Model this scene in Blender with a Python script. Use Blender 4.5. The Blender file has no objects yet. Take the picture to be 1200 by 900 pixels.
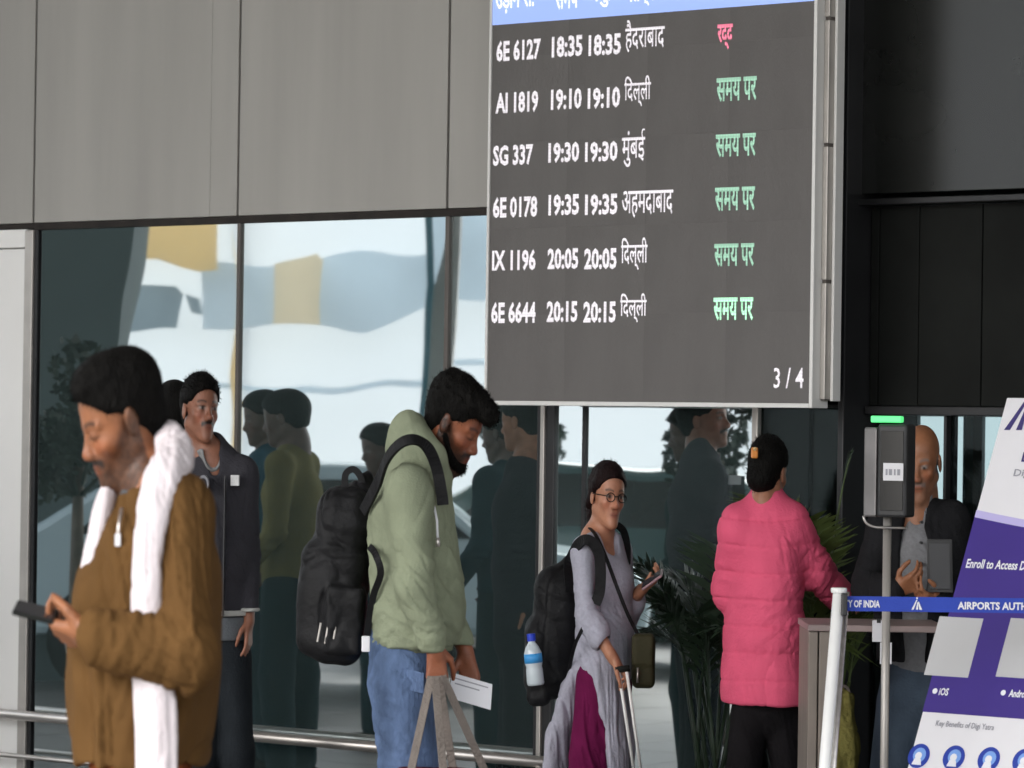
import bpy, math, random
import numpy as np
from mathutils import Vector, Matrix
R = math.radians
random.seed(7); rng = np.random.default_rng(7)
SC = bpy.context.scene
COL = SC.collection

# ------------------------------------------------------------ camera, sky, sun, exposure
F = 4500.0                      # focal length in photograph pixels (photograph 1200 x 900)
EYE = Vector((0, 0, 1.64))
camd = bpy.data.cameras.new('camera'); cam = bpy.data.objects.new('camera', camd); COL.objects.link(cam)
camd.sensor_width = 36; camd.lens = F / 1200 * 36
camd.clip_start = 0.2; camd.clip_end = 2000
CAMR = Matrix.Rotation(R(90) + 50 / F, 3, 'X') @ Matrix.Rotation(0.0145, 3, 'Z')
cam.matrix_world = Matrix.Translation(EYE) @ CAMR.to_4x4()
camd.dof.use_dof = True; camd.dof.focus_distance = 11.8; camd.dof.aperture_fstop = 8.5
SC.camera = cam

world = bpy.data.worlds.new('World'); SC.world = world; world.use_nodes = True
wn = world.node_tree.nodes; wl = world.node_tree.links
bg = wn['Background']
sky = wn.new('ShaderNodeTexSky'); sky.sky_type = 'NISHITA'; sky.sun_disc = False
SUN_EL, SUN_AZ = 46, 236        # azimuth clockwise from +Y; hazy sun behind the camera's left shoulder, above the added canopy
sky.sun_elevation = R(SUN_EL); sky.sun_rotation = R(SUN_AZ); sky.dust_density = 4.0; sky.air_density = 1.2
hs = wn.new('ShaderNodeHueSaturation'); hs.inputs['Saturation'].default_value = 0.30
wl.new(sky.outputs[0], hs.inputs['Color']); wl.new(hs.outputs[0], bg.inputs[0]); bg.inputs[1].default_value = 0.13
sund = bpy.data.lights.new('sun', 'SUN'); sun = bpy.data.objects.new('sun', sund); COL.objects.link(sun)
sund.energy = 1.0; sund.angle = R(10); sund.color = (1, .96, .9)
sd = Vector((math.sin(R(SUN_AZ)) * math.cos(R(SUN_EL)), math.cos(R(SUN_AZ)) * math.cos(R(SUN_EL)), math.sin(R(SUN_EL))))
sun.rotation_euler = sd.to_track_quat('Z', 'Y').to_euler()
SC.view_settings.view_transform = 'Standard'; SC.view_settings.look = 'None'
SC.view_settings.gamma = 1; SC.view_settings.exposure = 2.15

# ------------------------------------------------------------ geometry of the place
def ray(px, py): return CAMR @ Vector(((px - 600) / F, -(py - 450) / F, -1))
def at(px, py, Y):
    r = ray(px, py); return EYE + r * (Y / r.y)
def hit(px, py, P0, n):
    r = ray(px, py); return EYE + r * ((P0 - EYE).dot(n) / r.dot(n))
W0 = at(0, 495, 16.07); W1 = at(1200, 509, 12.75)
U = Vector((W1.x - W0.x, W1.y - W0.y, 0)).normalized()     # along the facade, to the right
N = Vector((U.y, -U.x, 0)); N = N if N.y < 0 else -N       # out of the facade, towards the camera
Z = Vector((0, 0, 1))
WO = Vector((W0.x, W0.y, 0))
def wh(px, py, off=0): return hit(px, py, WO + N * off, N)
def wu(px, py, off=0): return (wh(px, py, off) - WO).dot(U)
def wz(px, py, off=0): return wh(px, py, off).z
def wp(u, off, z): return WO + U * u + N * off + Z * z
def mir(p): return p + N * (-2 * (p - WO).dot(N))          # mirror image in the glass

# ------------------------------------------------------------ materials
def lin(c): return tuple((x / 255 / 12.92 if x / 255 <= .04045 else ((x / 255 + .055) / 1.055) ** 2.4) for x in c)
EMK = 0.25         # lit faces are measured against the exposed picture
def mat(name, col, rough=.7, metal=0, spec=.5, var=.0, vscale=4, bump=0, bscale=60, emit=0, attr=False, stretch=(1, 1, 1), sheen=0, coat=0):
    m = bpy.data.materials.new(name); m.use_nodes = True
    n = m.node_tree.nodes; l = m.node_tree.links; b = n['Principled BSDF']
    b.inputs['Roughness'].default_value = rough; b.inputs['Metallic'].default_value = metal
    b.inputs['Specular IOR Level'].default_value = spec; b.inputs['Base Color'].default_value = (*col, 1)
    if sheen: b.inputs['Sheen Weight'].default_value = sheen
    if coat: b.inputs['Coat Weight'].default_value = coat
    tc = n.new('ShaderNodeTexCoord'); mp = n.new('ShaderNodeMapping'); l.new(tc.outputs['Object'], mp.inputs[0]); mp.inputs['Scale'].default_value = stretch
    src = None
    if attr:
        a = n.new('ShaderNodeAttribute'); a.attribute_name = 'Col'; src = a.outputs['Color']
    if var:
        nz = n.new('ShaderNodeTexNoise'); nz.inputs['Scale'].default_value = vscale; nz.inputs['Detail'].default_value = 6
        l.new(mp.outputs[0], nz.inputs[0])
        mr = n.new('ShaderNodeMapRange'); l.new(nz.outputs[0], mr.inputs[0]); mr.inputs[1].default_value = .3; mr.inputs[2].default_value = .7
        mr.inputs[3].default_value = 1 - var; mr.inputs[4].default_value = 1 + var
        mx = n.new('ShaderNodeVectorMath'); mx.operation = 'SCALE'
        if src: l.new(src, mx.inputs[0])
        else: mx.inputs[0].default_value = col
        l.new(mr.outputs[0], mx.inputs['Scale']); src = mx.outputs[0]
    if src: l.new(src, b.inputs['Base Color'])
    if bump:
        nz = n.new('ShaderNodeTexNoise'); nz.inputs['Scale'].default_value = bscale; nz.inputs['Detail'].default_value = 4
        l.new(mp.outputs[0], nz.inputs[0])
        bp = n.new('ShaderNodeBump'); bp.inputs['Strength'].default_value = bump; bp.inputs['Distance'].default_value = .01
        l.new(nz.outputs[0], bp.inputs['Height']); l.new(bp.outputs[0], b.inputs['Normal'])
    if emit:
        b.inputs['Emission Color'].default_value = (*col, 1); b.inputs['Emission Strength'].default_value = emit * EMK
    return m
def cloth(name, rgb, k=1.0, rough=.9, bump=.35, bscale=140, var=.12, vscale=9, sheen=.0):
    c = tuple(min(.85, x * k) for x in lin(rgb))
    return mat(name, c, rough=rough, spec=.08, var=var, vscale=vscale, bump=bump, bscale=bscale, sheen=sheen)

M = {}
M['cladding'] = mat('cladding_grey', (.39, .374, .348), .5, 0, .4, var=.085, vscale=2.2, bump=.05, bscale=3, stretch=(2.2, 2.2, .22))
M['gap'] = mat('dark_joint', (.02, .015, .012), .8, var=.5, vscale=14)
M['white_panel'] = mat('white_panel', (.90, .885, .865), .5, var=.03, vscale=2)
M['mullion'] = mat('mullion_brown', (.12, .105, .095), .45, .4, var=.1)
M['steel'] = mat('brushed_steel', (.62, .58, .55), .32, .85, var=.12, vscale=8, stretch=(1, 1, 6))
M['light_metal'] = mat('light_metal', (.50, .47, .44), .4, .5, var=.12, vscale=6)
M['dark_metal'] = mat('dark_metal', (.03, .03, .032), .4, .3, var=.2)
M['dark_panel'] = mat('dark_gloss_panel', (.016, .017, .016), .24, 0, .6, var=.3, vscale=2)
M['dark_matt'] = mat('dark_matt', (.010, .011, .010), .8, 0, .2, var=.3)
M['interior'] = mat('dark_interior', (.03, .035, .033), .8, var=.3)

def glassmat(name, refl, tint, fac, body, veil=.75):
    m = bpy.data.materials.new(name); m.use_nodes = True
    n = m.node_tree.nodes; l = m.node_tree.links
    out = n['Material Output']; n.remove(n['Principled BSDF'])
    g = n.new('ShaderNodeBsdfGlossy'); g.inputs['Color'].default_value = (*refl, 1); g.inputs['Roughness'].default_value = .015
    t = n.new('ShaderNodeBsdfTransparent'); t.inputs['Color'].default_value = (*tint, 1)
    d = n.new('ShaderNodeBsdfDiffuse'); d.inputs['Color'].default_value = (*body, 1)
    mx0 = n.new('ShaderNodeMixShader'); mx0.inputs[0].default_value = veil; l.new(t.outputs[0], mx0.inputs[1]); l.new(d.outputs[0], mx0.inputs[2])
    fr = n.new('ShaderNodeFresnel'); fr.inputs['IOR'].default_value = 1.45
    mt = n.new('ShaderNodeMath'); mt.operation = 'MULTIPLY_ADD'; l.new(fr.outputs[0], mt.inputs[0]); mt.inputs[1].default_value = 1.0; mt.inputs[2].default_value = fac; mt.use_clamp = True
    mx = n.new('ShaderNodeMixShader'); l.new(mt.outputs[0], mx.inputs[0]); l.new(mx0.outputs[0], mx.inputs[1]); l.new(g.outputs[0], mx.inputs[2])
    # very slight waviness of toughened glass
    tc = n.new('ShaderNodeTexCoord'); nz = n.new('ShaderNodeTexNoise'); nz.inputs['Scale'].default_value = 1.6; nz.inputs['Detail'].default_value = 1
    l.new(tc.outputs['Object'], nz.inputs[0]); bp = n.new('ShaderNodeBump'); bp.inputs['Strength'].default_value = .05; bp.inputs['Distance'].default_value = .03
    l.new(nz.outputs[0], bp.inputs['Height']); l.new(bp.outputs[0], g.inputs['Normal'])
    l.new(mx.outputs[0], out.inputs[0]); return m
M['glass'] = glassmat('coated_glass', (.86, .93, .95), (.25, .32, .32), .68, (.10, .145, .145))  # pale diffuse body paints haze into the dark parts of the reflection
M['dark_glass'] = glassmat('dark_glass', (.28, .32, .32), (.72, .78, .78), .0, (.01, .012, .012), .25)

# ------------------------------------------------------------ object helpers
def tag(o, label=None, cat=None, group=None, kind=None):
    if label: o['label'] = label
    if cat: o['category'] = cat
    if group: o['group'] = group
    if kind: o['kind'] = kind
    return o
def thing(name, loc, label, cat, group=None):
    o = bpy.data.objects.new(name, None); COL.objects.link(o); o.location = loc; o.empty_display_size = .2
    return tag(o, label, cat, group)
class MB:
    def __init__(s): s.v = []; s.f = []
    def poly(s, pts, fs):
        b = len(s.v); s.v += [Vector(p) for p in pts]; s.f += [[i + b for i in f] for f in fs]; return s
    def box(s, o, a, b, c):     # o corner, three edge vectors
        p = [o + a * i + b * j + c * k for k in (0, 1) for j in (0, 1) for i in (0, 1)]
        f = [(0, 2, 3, 1), (4, 5, 7, 6), (0, 1, 5, 4), (2, 6, 7, 3), (0, 4, 6, 2), (1, 3, 7, 5)]
        if a.cross(b).dot(c) < 0: f = [tuple(reversed(x)) for x in f]
        return s.poly(p, f)
    def wbox(s, u0, u1, o0, o1, z0, z1): return s.box(wp(u0, o0, z0), U * (u1 - u0), N * (o1 - o0), Z * (z1 - z0))
    def prism(s, pts, d):       # polygon extruded by vector d
        n = len(pts); p = [Vector(x) for x in pts]; q = [x + d for x in p]
        nn = Vector((0, 0, 0))
        for i in range(n): nn += p[i].cross(p[(i + 1) % n])
        f = [tuple(range(n)), tuple(reversed(range(n, 2 * n)))] + [(i, n + i, n + (i + 1) % n, (i + 1) % n) for i in range(n)]
        if nn.dot(d) > 0: f = [tuple(reversed(x)) for x in f]
        return s.poly(p + q, f)
    def tube(s, pts, r, seg=10, caps=True):
        rs = r if isinstance(r, (list, tuple)) else [r] * len(pts)
        pts = [Vector(p) for p in pts]; base = len(s.v)
        for i, p in enumerate(pts):
            d = (pts[min(i + 1, len(pts) - 1)] - pts[max(i - 1, 0)]).normalized()
            a = d.orthogonal().normalized() if i == 0 else (a - d * a.dot(d)).normalized()
            b = d.cross(a)
            for k in range(seg):
                t = 2 * math.pi * k / seg; s.v.append(p + (a * math.cos(t) + b * math.sin(t)) * rs[i])
        for i in range(len(pts) - 1):
            for k in range(seg):
                x = base + i * seg + k; y = base + i * seg + (k + 1) % seg
                s.f.append([x, y, y + seg, x + seg])
        if caps:
            s.f.append([base + k for k in reversed(range(seg))]); s.f.append([base + (len(pts) - 1) * seg + k for k in range(seg)])
        return s
    def build(s, name, m, parent=None, smooth=False, bevel=0, origin=None):
        me = bpy.data.meshes.new(name)
        off = origin if origin is not None else (parent_world(parent) if parent else Vector((0, 0, 0)))
        me.from_pydata([v - off for v in s.v], [], s.f); me.materials.append(m)
        o = bpy.data.objects.new(name, me); COL.objects.link(o)
        if parent: o.parent = parent
        elif origin is not None: o.location = origin
        if smooth: me.polygons.foreach_set('use_smooth', [True] * len(me.polygons))
        if bevel:
            md = o.modifiers.new('bevel', 'BEVEL'); md.width = bevel; md.segments = 2; md.limit_method = 'ANGLE'
        return o
def parent_world(p):
    l = Vector(p.location)
    while p.parent: p = p.parent; l = l + p.location
    return l

def text_part(s, O, ux, uv, un, w, h, m, name, parent, bold=.0, italic=0, depth=.001, spacing=1.0):
    """lettering fitted in a w x h box: O lower left corner, ux / uv unit axes, un outwards"""
    c = bpy.data.curves.new('t', 'FONT'); c.body = s; c.size = 1; c.offset = bold; c.resolution_u = 2; c.shear = italic; c.space_character = spacing
    o = bpy.data.objects.new('t', c); COL.objects.link(o)
    dg = bpy.context.evaluated_depsgraph_get(); dg.update()
    me = bpy.data.meshes.new_from_object(o.evaluated_get(dg)); bpy.data.objects.remove(o)
    n = len(me.vertices)
    if n == 0: print('EMPTY TEXT', s); return None
    co = np.empty(n * 3); me.vertices.foreach_get('co', co); co = co.reshape(-1, 3)
    lo = co.min(0); hi = co.max(0); sx = w / (hi[0] - lo[0]); sy = h / (hi[1] - lo[1])
    off = parent_world(parent)
    A = np.array([ux, uv, un]); q = np.stack([(co[:, 0] - lo[0]) * sx, (co[:, 1] - lo[1]) * sy, np.full(n, depth)], 1) @ A + np.array(O - off)
    me.vertices.foreach_set('co', q.ravel()); me.materials.clear(); me.materials.append(m); me.update()
    me.name = name; o = bpy.data.objects.new(name, me); COL.objects.link(o); o.parent = parent
    return o

# ------------------------------------------------------------ distance-field modelling of bodies, clothes and bags
def vnoise(P, seed=0):
    i = np.floor(P).astype(np.int64); f = P - i; f = f * f * (3 - 2 * f); out = 0
    for dx in (0, 1):
        for dy in (0, 1):
            for dz in (0, 1):
                hsh = (i[:, 0] + dx) * 374761393 + (i[:, 1] + dy) * 668265263 + (i[:, 2] + dz) * 2147483647 + seed * 1013904223
                hsh = (hsh ^ (hsh >> 13)) * 1274126177; hsh = (hsh ^ (hsh >> 16)) & 0xffff
                w = (f[:, 0] if dx else 1 - f[:, 0]) * (f[:, 1] if dy else 1 - f[:, 1]) * (f[:, 2] if dz else 1 - f[:, 2])
                out = out + w * (hsh / 32767.5 - 1)
    return out
def A3(v): return np.array(v, dtype=np.float32)
class SDF:
    def __init__(s): s.ops = []
    def cap(s, a, b, ra, rb=None, k=.012, flat=None, op='add'):
        a = A3(a); b = A3(b); rb = ra if rb is None else rb
        m = max(ra, rb) * max(1, flat[1] if flat else 1)
        s.ops.append((op, 'cap', (a, b, ra, rb, flat), np.minimum(a, b) - m, np.maximum(a, b) + m, k)); return s
    def chain(s, pts, k=.012, flat=None, op='add'):
        for (p, r), (q, t) in zip(pts[:-1], pts[1:]): s.cap(p, q, r, t, k, flat, op)
        return s
    def ell(s, c, r, B=None, k=.012, op='add'):
        c = A3(c); m = max(r); s.ops.append((op, 'ell', (c, A3(r), None if B is None else np.array(B, dtype=np.float32)), c - m, c + m, k)); return s
    def box(s, c, half, B=None, rad=.02, k=.012, op='add'):
        c = A3(c); m = float(np.linalg.norm(half)); s.ops.append((op, 'box', (c, A3(half), None if B is None else np.array(B, dtype=np.float32), rad), c - m, c + m, k)); return s
    def plane(s, p, n, k=.01):   # keeps the side the normal points away from
        n = A3(n); n = n / np.linalg.norm(n); s.ops.append(('cut', 'plane', (A3(p), n), None, None, k)); return s
    def ev(s, kind, a, X, Y, Zz):
        if kind == 'cap':
            p, q, ra, rb, flat = a; d = q - p; L = float(d @ d) + 1e-12
            x = X - p[0]; y = Y - p[1]; z = Zz - p[2]
            t = np.clip((x * d[0] + y * d[1] + z * d[2]) / L, 0, 1)
            x = x - t * d[0]; y = y - t * d[1]; z = z - t * d[2]
            if flat is not None:
                ax = A3(flat[0]); ax = ax / np.linalg.norm(ax); g = 1 / flat[1] - 1; l0 = np.sqrt(x * x + y * y + z * z)
                c = (x * ax[0] + y * ax[1] + z * ax[2]) * g
                x = x + ax[0] * c; y = y + ax[1] * c; z = z + ax[2] * c
                l1 = np.sqrt(x * x + y * y + z * z)
                return (l1 - (ra + (rb - ra) * t)) * np.minimum(1, (l0 + 1e-5) / (l1 + 1e-5))
            return np.sqrt(x * x + y * y + z * z) - (ra + (rb - ra) * t)
        if kind == 'plane': p, n = a; return (X - p[0]) * n[0] + (Y - p[1]) * n[1] + (Zz - p[2]) * n[2]
        c = a[0]; x = X - c[0]; y = Y - c[1]; z = Zz - c[2]; B = a[2]
        if B is not None: x, y, z = (x * B[0, i] + y * B[1, i] + z * B[2, i] for i in range(3))
        if kind == 'ell':
            r = a[1]; k0 = np.sqrt((x / r[0]) ** 2 + (y / r[1]) ** 2 + (z / r[2]) ** 2); k1 = np.sqrt((x / r[0] ** 2) ** 2 + (y / r[1] ** 2) ** 2 + (z / r[2] ** 2) ** 2) + 1e-6
            return k0 * (k0 - 1) / k1
        h = a[1]; rad = a[3]; qx = np.abs(x) - h[0] + rad; qy = np.abs(y) - h[1] + rad; qz = np.abs(z) - h[2] + rad
        return np.sqrt(np.maximum(qx, 0) ** 2 + np.maximum(qy, 0) ** 2 + np.maximum(qz, 0) ** 2) + np.minimum(np.maximum(qx, np.maximum(qy, qz)), 0) - rad
    def mesh(s, h):
        adds = [o for o in s.ops if o[0] == 'add']
        lo = np.min([o[3] for o in adds], 0) - 4 * h; hi = np.max([o[4] for o in adds], 0) + 4 * h
        n = np.ceil((hi - lo) / h).astype(int) + 1; G = np.full(n, 1.0, np.float32)
        ax = [(lo[i] + h * np.arange(n[i])).astype(np.float32) for i in range(3)]
        for op, kind, a, l, u, k in s.ops:
            if l is None: i0 = np.zeros(3, int); i1 = n
            else:
                i0 = np.clip(((l - k - 3 * h - lo) / h).astype(int), 0, n); i1 = np.clip(((u + k + 3 * h - lo) / h).astype(int) + 2, 0, n)
            if (i1 <= i0).any(): continue
            sl = tuple(slice(i0[j], i1[j]) for j in range(3))
            d = s.ev(kind, a, ax[0][sl[0]][:, None, None], ax[1][sl[1]][None, :, None], ax[2][sl[2]][None, None, :])
            g = G[sl]
            if op == 'add': hh = np.maximum(k - np.abs(g - d), 0) / k; G[sl] = np.minimum(g, d) - hh * hh * k / 4
            else:
                if op == 'sub': d = -d
                hh = np.maximum(k - np.abs(g - d), 0) / k; G[sl] = np.maximum(g, d) + hh * hh * k / 4
        S = G < 0; nx, ny, nz = n
        c = np.zeros((nx - 1, ny - 1, nz - 1), np.int8)
        cor = [(i, j, k) for i in (0, 1) for j in (0, 1) for k in (0, 1)]
        for i, j, k in cor: c += S[i:nx - 1 + i, j:ny - 1 + j, k:nz - 1 + k]
        idx = np.argwhere((c > 0) & (c < 8)); m = len(idx)
        val = {q: G[idx[:, 0] + q[0], idx[:, 1] + q[1], idx[:, 2] + q[2]] for q in cor}
        acc = np.zeros((m, 3)); cnt = np.zeros(m)
        for q in cor:
            for axn in range(3):
                if q[axn]: continue
                r = list(q); r[axn] = 1; v0 = val[q]; v1 = val[tuple(r)]
                dif = (v0 < 0) != (v1 < 0); t = np.where(dif, v0 / np.where(dif, v0 - v1, 1), 0)
                for e in range(3): acc[:, e] += np.where(dif, (q[e] + (t if e == axn else 0)), 0)
                cnt += dif
        V = (idx + acc / cnt[:, None]) * h + lo
        idm = np.full((nx - 1, ny - 1, nz - 1), -1, np.int32); idm[idx[:, 0], idx[:, 1], idx[:, 2]] = np.arange(m)
        Q = []
        for axn in range(3):
            a0 = [slice(1, x - 1) for x in n]; a0[axn] = slice(0, n[axn] - 1); a1 = list(a0); a1[axn] = slice(1, n[axn])
            s0 = S[tuple(a0)]; s1 = S[tuple(a1)]
            e = np.argwhere(s0 != s1); off = [1, 1, 1]; off[axn] = 0; e = e + off
            fl = s0[s0 != s1]
            b, cc = [(1, 2), (2, 0), (0, 1)][axn]
            def cell(db, dc):
                f = e.copy(); f[:, b] += db; f[:, cc] += dc; return idm[f[:, 0], f[:, 1], f[:, 2]]
            q = np.stack([cell(-1, -1), cell(0, -1), cell(0, 0), cell(-1, 0)], 1)
            q[~fl] = q[~fl][:, ::-1]; Q.append(q)
        Q = np.concatenate(Q); Q = Q[(Q >= 0).all(1)]
        gi = idx
        nrm = np.stack([sum(val[q] * (1 if q[e] else -1) for q in cor) for e in range(3)], 1)
        nrm /= np.linalg.norm(nrm, axis=1)[:, None] + 1e-9
        # one gentle relaxation
        for _ in range(2):
            sm = np.zeros_like(V); ct = np.zeros(m)
            for a, b in ((0, 1), (1, 2), (2, 3), (3, 0)):
                for e in range(3):
                    sm[:, e] += np.bincount(Q[:, a], V[Q[:, b], e], m) + np.bincount(Q[:, b], V[Q[:, a], e], m)
                ct += np.bincount(Q[:, a], minlength=m) + np.bincount(Q[:, b], minlength=m)
            ok = ct > 0; V[ok] += .5 * (sm[ok] / ct[ok][:, None] - V[ok])
        return V, Q, nrm
def np_mesh(name, V, Q, m, parent=None, col=None, tris=None):
    me = bpy.data.meshes.new(name); nq = len(Q); nt = 0 if tris is None else len(tris)
    me.vertices.add(len(V)); me.vertices.foreach_set('co', np.asarray(V, np.float32).ravel())
    li = Q.ravel() if not nt else np.concatenate([Q.ravel(), tris.ravel()])
    me.loops.add(len(li)); me.loops.foreach_set('vertex_index', li.astype(np.int32))
    st = np.arange(nq) * 4
    if nt: st = np.concatenate([st, nq * 4 + np.arange(nt) * 3])
    me.polygons.add(nq + nt); me.polygons.foreach_set('loop_start', st.astype(np.int32))
    me.update(calc_edges=True); me.validate()
    me.polygons.foreach_set('use_smooth', np.ones(len(me.polygons), bool))
    if col is not None:
        at_ = me.attributes.new('Col', 'FLOAT_COLOR', 'POINT'); at_.data.foreach_set('color', np.concatenate([col, np.ones((len(col), 1))], 1).astype(np.float32).ravel())
    me.materials.append(m); o = bpy.data.objects.new(name, me); COL.objects.link(o)
    if parent: o.parent = parent
    return o

SQ = 0.75            # everyone is slender: widths across the view are this share of the heights
TRIS = [0]
class Fig:
    """a figure or bag modelled in its own metric frame: J(px, py, dy) gives local points"""
    def __init__(s, px0, Y0, name, label, cat, group=None):
        s.Y0 = Y0; b = at(px0, 700, Y0); s.base = Vector((b.x, Y0, 0)); s.o = thing(name, s.base, label, cat, group)
    def J(s, px, py, dy=0):
        w = at(px, py, s.Y0 + dy); return np.array([(w.x - s.base.x) / SQ, dy, w.z])
    def part(s, name, S, h, m, disp=None, paint=None, strands=None, parent=None):
        V, Q, n = S.mesh(h)
        if disp is not None: V = V + n * disp(V)[:, None]
        col = paint(V) if paint else None
        tris = None
        if strands: V, tris = strands(V, n)
        TRIS[0] += len(Q) * 2
        W = V.copy(); W[:, 0] *= SQ
        if parent is not None: W -= 0
        return np_mesh(name, W, Q, m, parent or s.o, col, tris)
def basis(yaw, pitch=0, roll=0):
    y = R(yaw); p = R(pitch); r = R(roll)
    f0 = np.array([math.sin(y), -math.cos(y), 0]); l = np.array([math.cos(y), math.sin(y), 0]); z = np.array([0, 0, 1.])
    f = f0 * math.cos(p) - z * math.sin(p); u = z * math.cos(p) + f0 * math.sin(p)
    l2 = l * math.cos(r) - u * math.sin(r); u2 = u * math.cos(r) + l * math.sin(r)
    return np.stack([f, l2, u2], 1)
def head(S, C, B, k=1.0, nose=1.0, slim=1.0, bald=False):
    T = lambda x, y, z: C + B @ np.array([x, y * slim, z]) * k
    E = lambda c, r, kk=.014, op='add': S.ell(T(*c), [r[0] * k, r[1] * k * slim, r[2] * k], B, kk, op)
    E((-.008, 0, .045), (.098, .076, .082), .02); E((.030, 0, .055), (.064, .062, .062), .02)
    E((.033, 0, -.005), (.060, .060, .085), .025)
    for sg in (-1, 1):
        S.cap(T(-.008, sg * .050, -.040), T(.062, sg * .014, -.086), .021 * k, .019 * k, .02)
        E((.060, sg * .040, -.014), (.024, .020, .018), .018)
        S.cap(T(.089, sg * .014, .028), T(.074, sg * .048, .026), .0085 * k, .007 * k, .012)
        E((.104, sg * .0125, -.026), (.011, .0075, .008), .006)
        E((.103, sg * .031, .010), (.017, .018, .0105), .012, 'sub')
        E((.080, sg * .031, .010), (.0150, .0155, .0125), .003)
        e = (.0, sg * .079, .003)
        E(e, (.017, .008, .031), .006); E((.004, sg * .090, .004), (.008, .006, .016), .004, 'sub')
    E((.082, 0, -.092), (.018, .023, .018), .016); E((.074 if nose >= 1 else .067, 0, -.052), (.026, .032, .036), .02)
    S.cap(T(.088, 0, .022), T(.107, 0, -.018), .0075 * k, .0105 * k * nose, .014); E((.109, 0, -.022), (.0115, .0115, .0105), .008)
    mx_ = 0 if nose >= 1 else -.006
    S.cap(T(.0965 + mx_, -.014, -.051), T(.0965 + mx_, .014, -.051), .0050 * k, .0050 * k, .005); S.cap(T(.094 + mx_, -.012, -.0615), T(.094 + mx_, .012, -.0615), .0056 * k, .0056 * k, .005)
    S.cap(T(-.025, 0, -.02), T(-.035, 0, -.13), .054 * k, .050 * k, .025)
    return T
def facepaint(C, B, k, skin, lip=None, down=False, beard=0, stubble=(0.013, .009, .007), moust=0, hairbase=None, bald=False, shade=1.0, slim=1.0, hands=()):
    skin = np.array(skin); lipc = np.array(lip) if lip is not None else skin * np.array([.8, .55, .55])
    dark = np.array(stubble)
    def hb(c, V):
        L = (V - C) @ B / k; a = np.abs(L[:, 1]); x, z = L[:, 0], L[:, 2]; hd = (np.abs(x) < .16) & (np.abs(z) < .17)
        w = (.9 / (1 + np.exp(-(z - hairbase(x, a)) / .008)) * hd * ~((a > .073) & (x > -.022) & (x < .02) & (z < .045)))[:, None]; return np.clip(c * (1 - w) + dark[None] * w, 0, 1)
    def f(V):
        L = (V - C) @ B / k; L[:, 1] /= slim
        a = np.abs(L[:, 1]); x, z = L[:, 0], L[:, 2]
        n1 = vnoise(V * 30, 1); n2 = vnoise(V * 160, 2)
        c = skin[None] * (1 + .08 * n1 + .04 * n2)[:, None]
        red = np.exp(-(((x - .075) / .03) ** 2 + ((a - .04) / .02) ** 2 + ((z + .02) / .022) ** 2)) + np.exp(-(((x - .118) / .014) ** 2 + (a / .016) ** 2 + ((z + .022) / .014) ** 2))
        c = c * (1 + red[:, None] * np.array([.12, -.06, -.06]))
        def mixc(w, col): nonlocal c; w = np.clip(w, 0, 1)[:, None]; c = c * (1 - w) + np.array(col)[None] * w
        hd = (np.abs(x) < .16) & (np.abs(z) < .17)
        bz = -.018 + .060 * np.clip((.045 - x) / .05, -.2, 1.2)
        if beard:
            w = 1 / (1 + np.exp((z - bz + .004 * n2) / .006)) * (x > -.015) * (z > -.125) * (a < .09)
            w *= 1 - np.exp(-((a / .016) ** 2 + ((z + .057) / .008) ** 2) ** 2)
            mixc(beard * w * (.85 + .15 * n2) * hd, dark)
        if moust:
            w = np.exp(-(((z + .041 + .25 * np.maximum(a - .008, 0)) / .0085) ** 4)) * (a < .032) * (x > .07); mixc(moust * w, dark)
        lips = np.exp(-((a / .021) ** 4 + ((z + .0565) / .0105) ** 4)) * (x > .075); mixc(lips * .8, lipc)
        line = np.exp(-(((z + .0565) / .002) ** 2)) * (a < .022) * (x > .08); mixc(line * .7, skin * .25)
        eb = np.exp(-(((z - .030 - .1 * np.sin(np.clip((a - .012) / .04, 0, 1) * 3)*.05) / .0042) ** 2)) * (a > .013) * (a < .05) * (x > .05); mixc(eb * .85, dark)
        if down: mixc(np.exp(-(((a - .031) / .018) ** 4 + ((z - .004 - .08 * np.abs(a - .031)) / .0030) ** 2)) * (x > .06) * .9, dark); mixc(np.exp(-(((a - .031) / .018) ** 4 + ((z - .012) / .010) ** 4)) * (x > .06) * .35, skin * .45); return np.clip(c, 0, 1) if not hairbase else hb(c, V)
        ey = np.exp(-(((a - .031) / .0145) ** 4 + ((z - .010) / .0055) ** 4)) * (x > .07); mixc(ey, (.26, .21, .19))
        ir = np.exp(-(((a - .031) / .0062) ** 4 + ((z - .010) / .0062) ** 4)) * (x > .07); mixc(ir, (.02, .012, .01))
        ll = np.exp(-(((a - .031) / .018) ** 4 + ((z - .0165) / .0022) ** 2)) * (x > .06); mixc(ll * .8, dark)
        us = np.exp(-(((a - .031) / .018) ** 4 + ((z + .004) / .006) ** 2)) * (x > .06); mixc(us * .25, skin * .5)
        return hb(c, V) if hairbase else np.clip(c, 0, 1)
    return f
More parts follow.
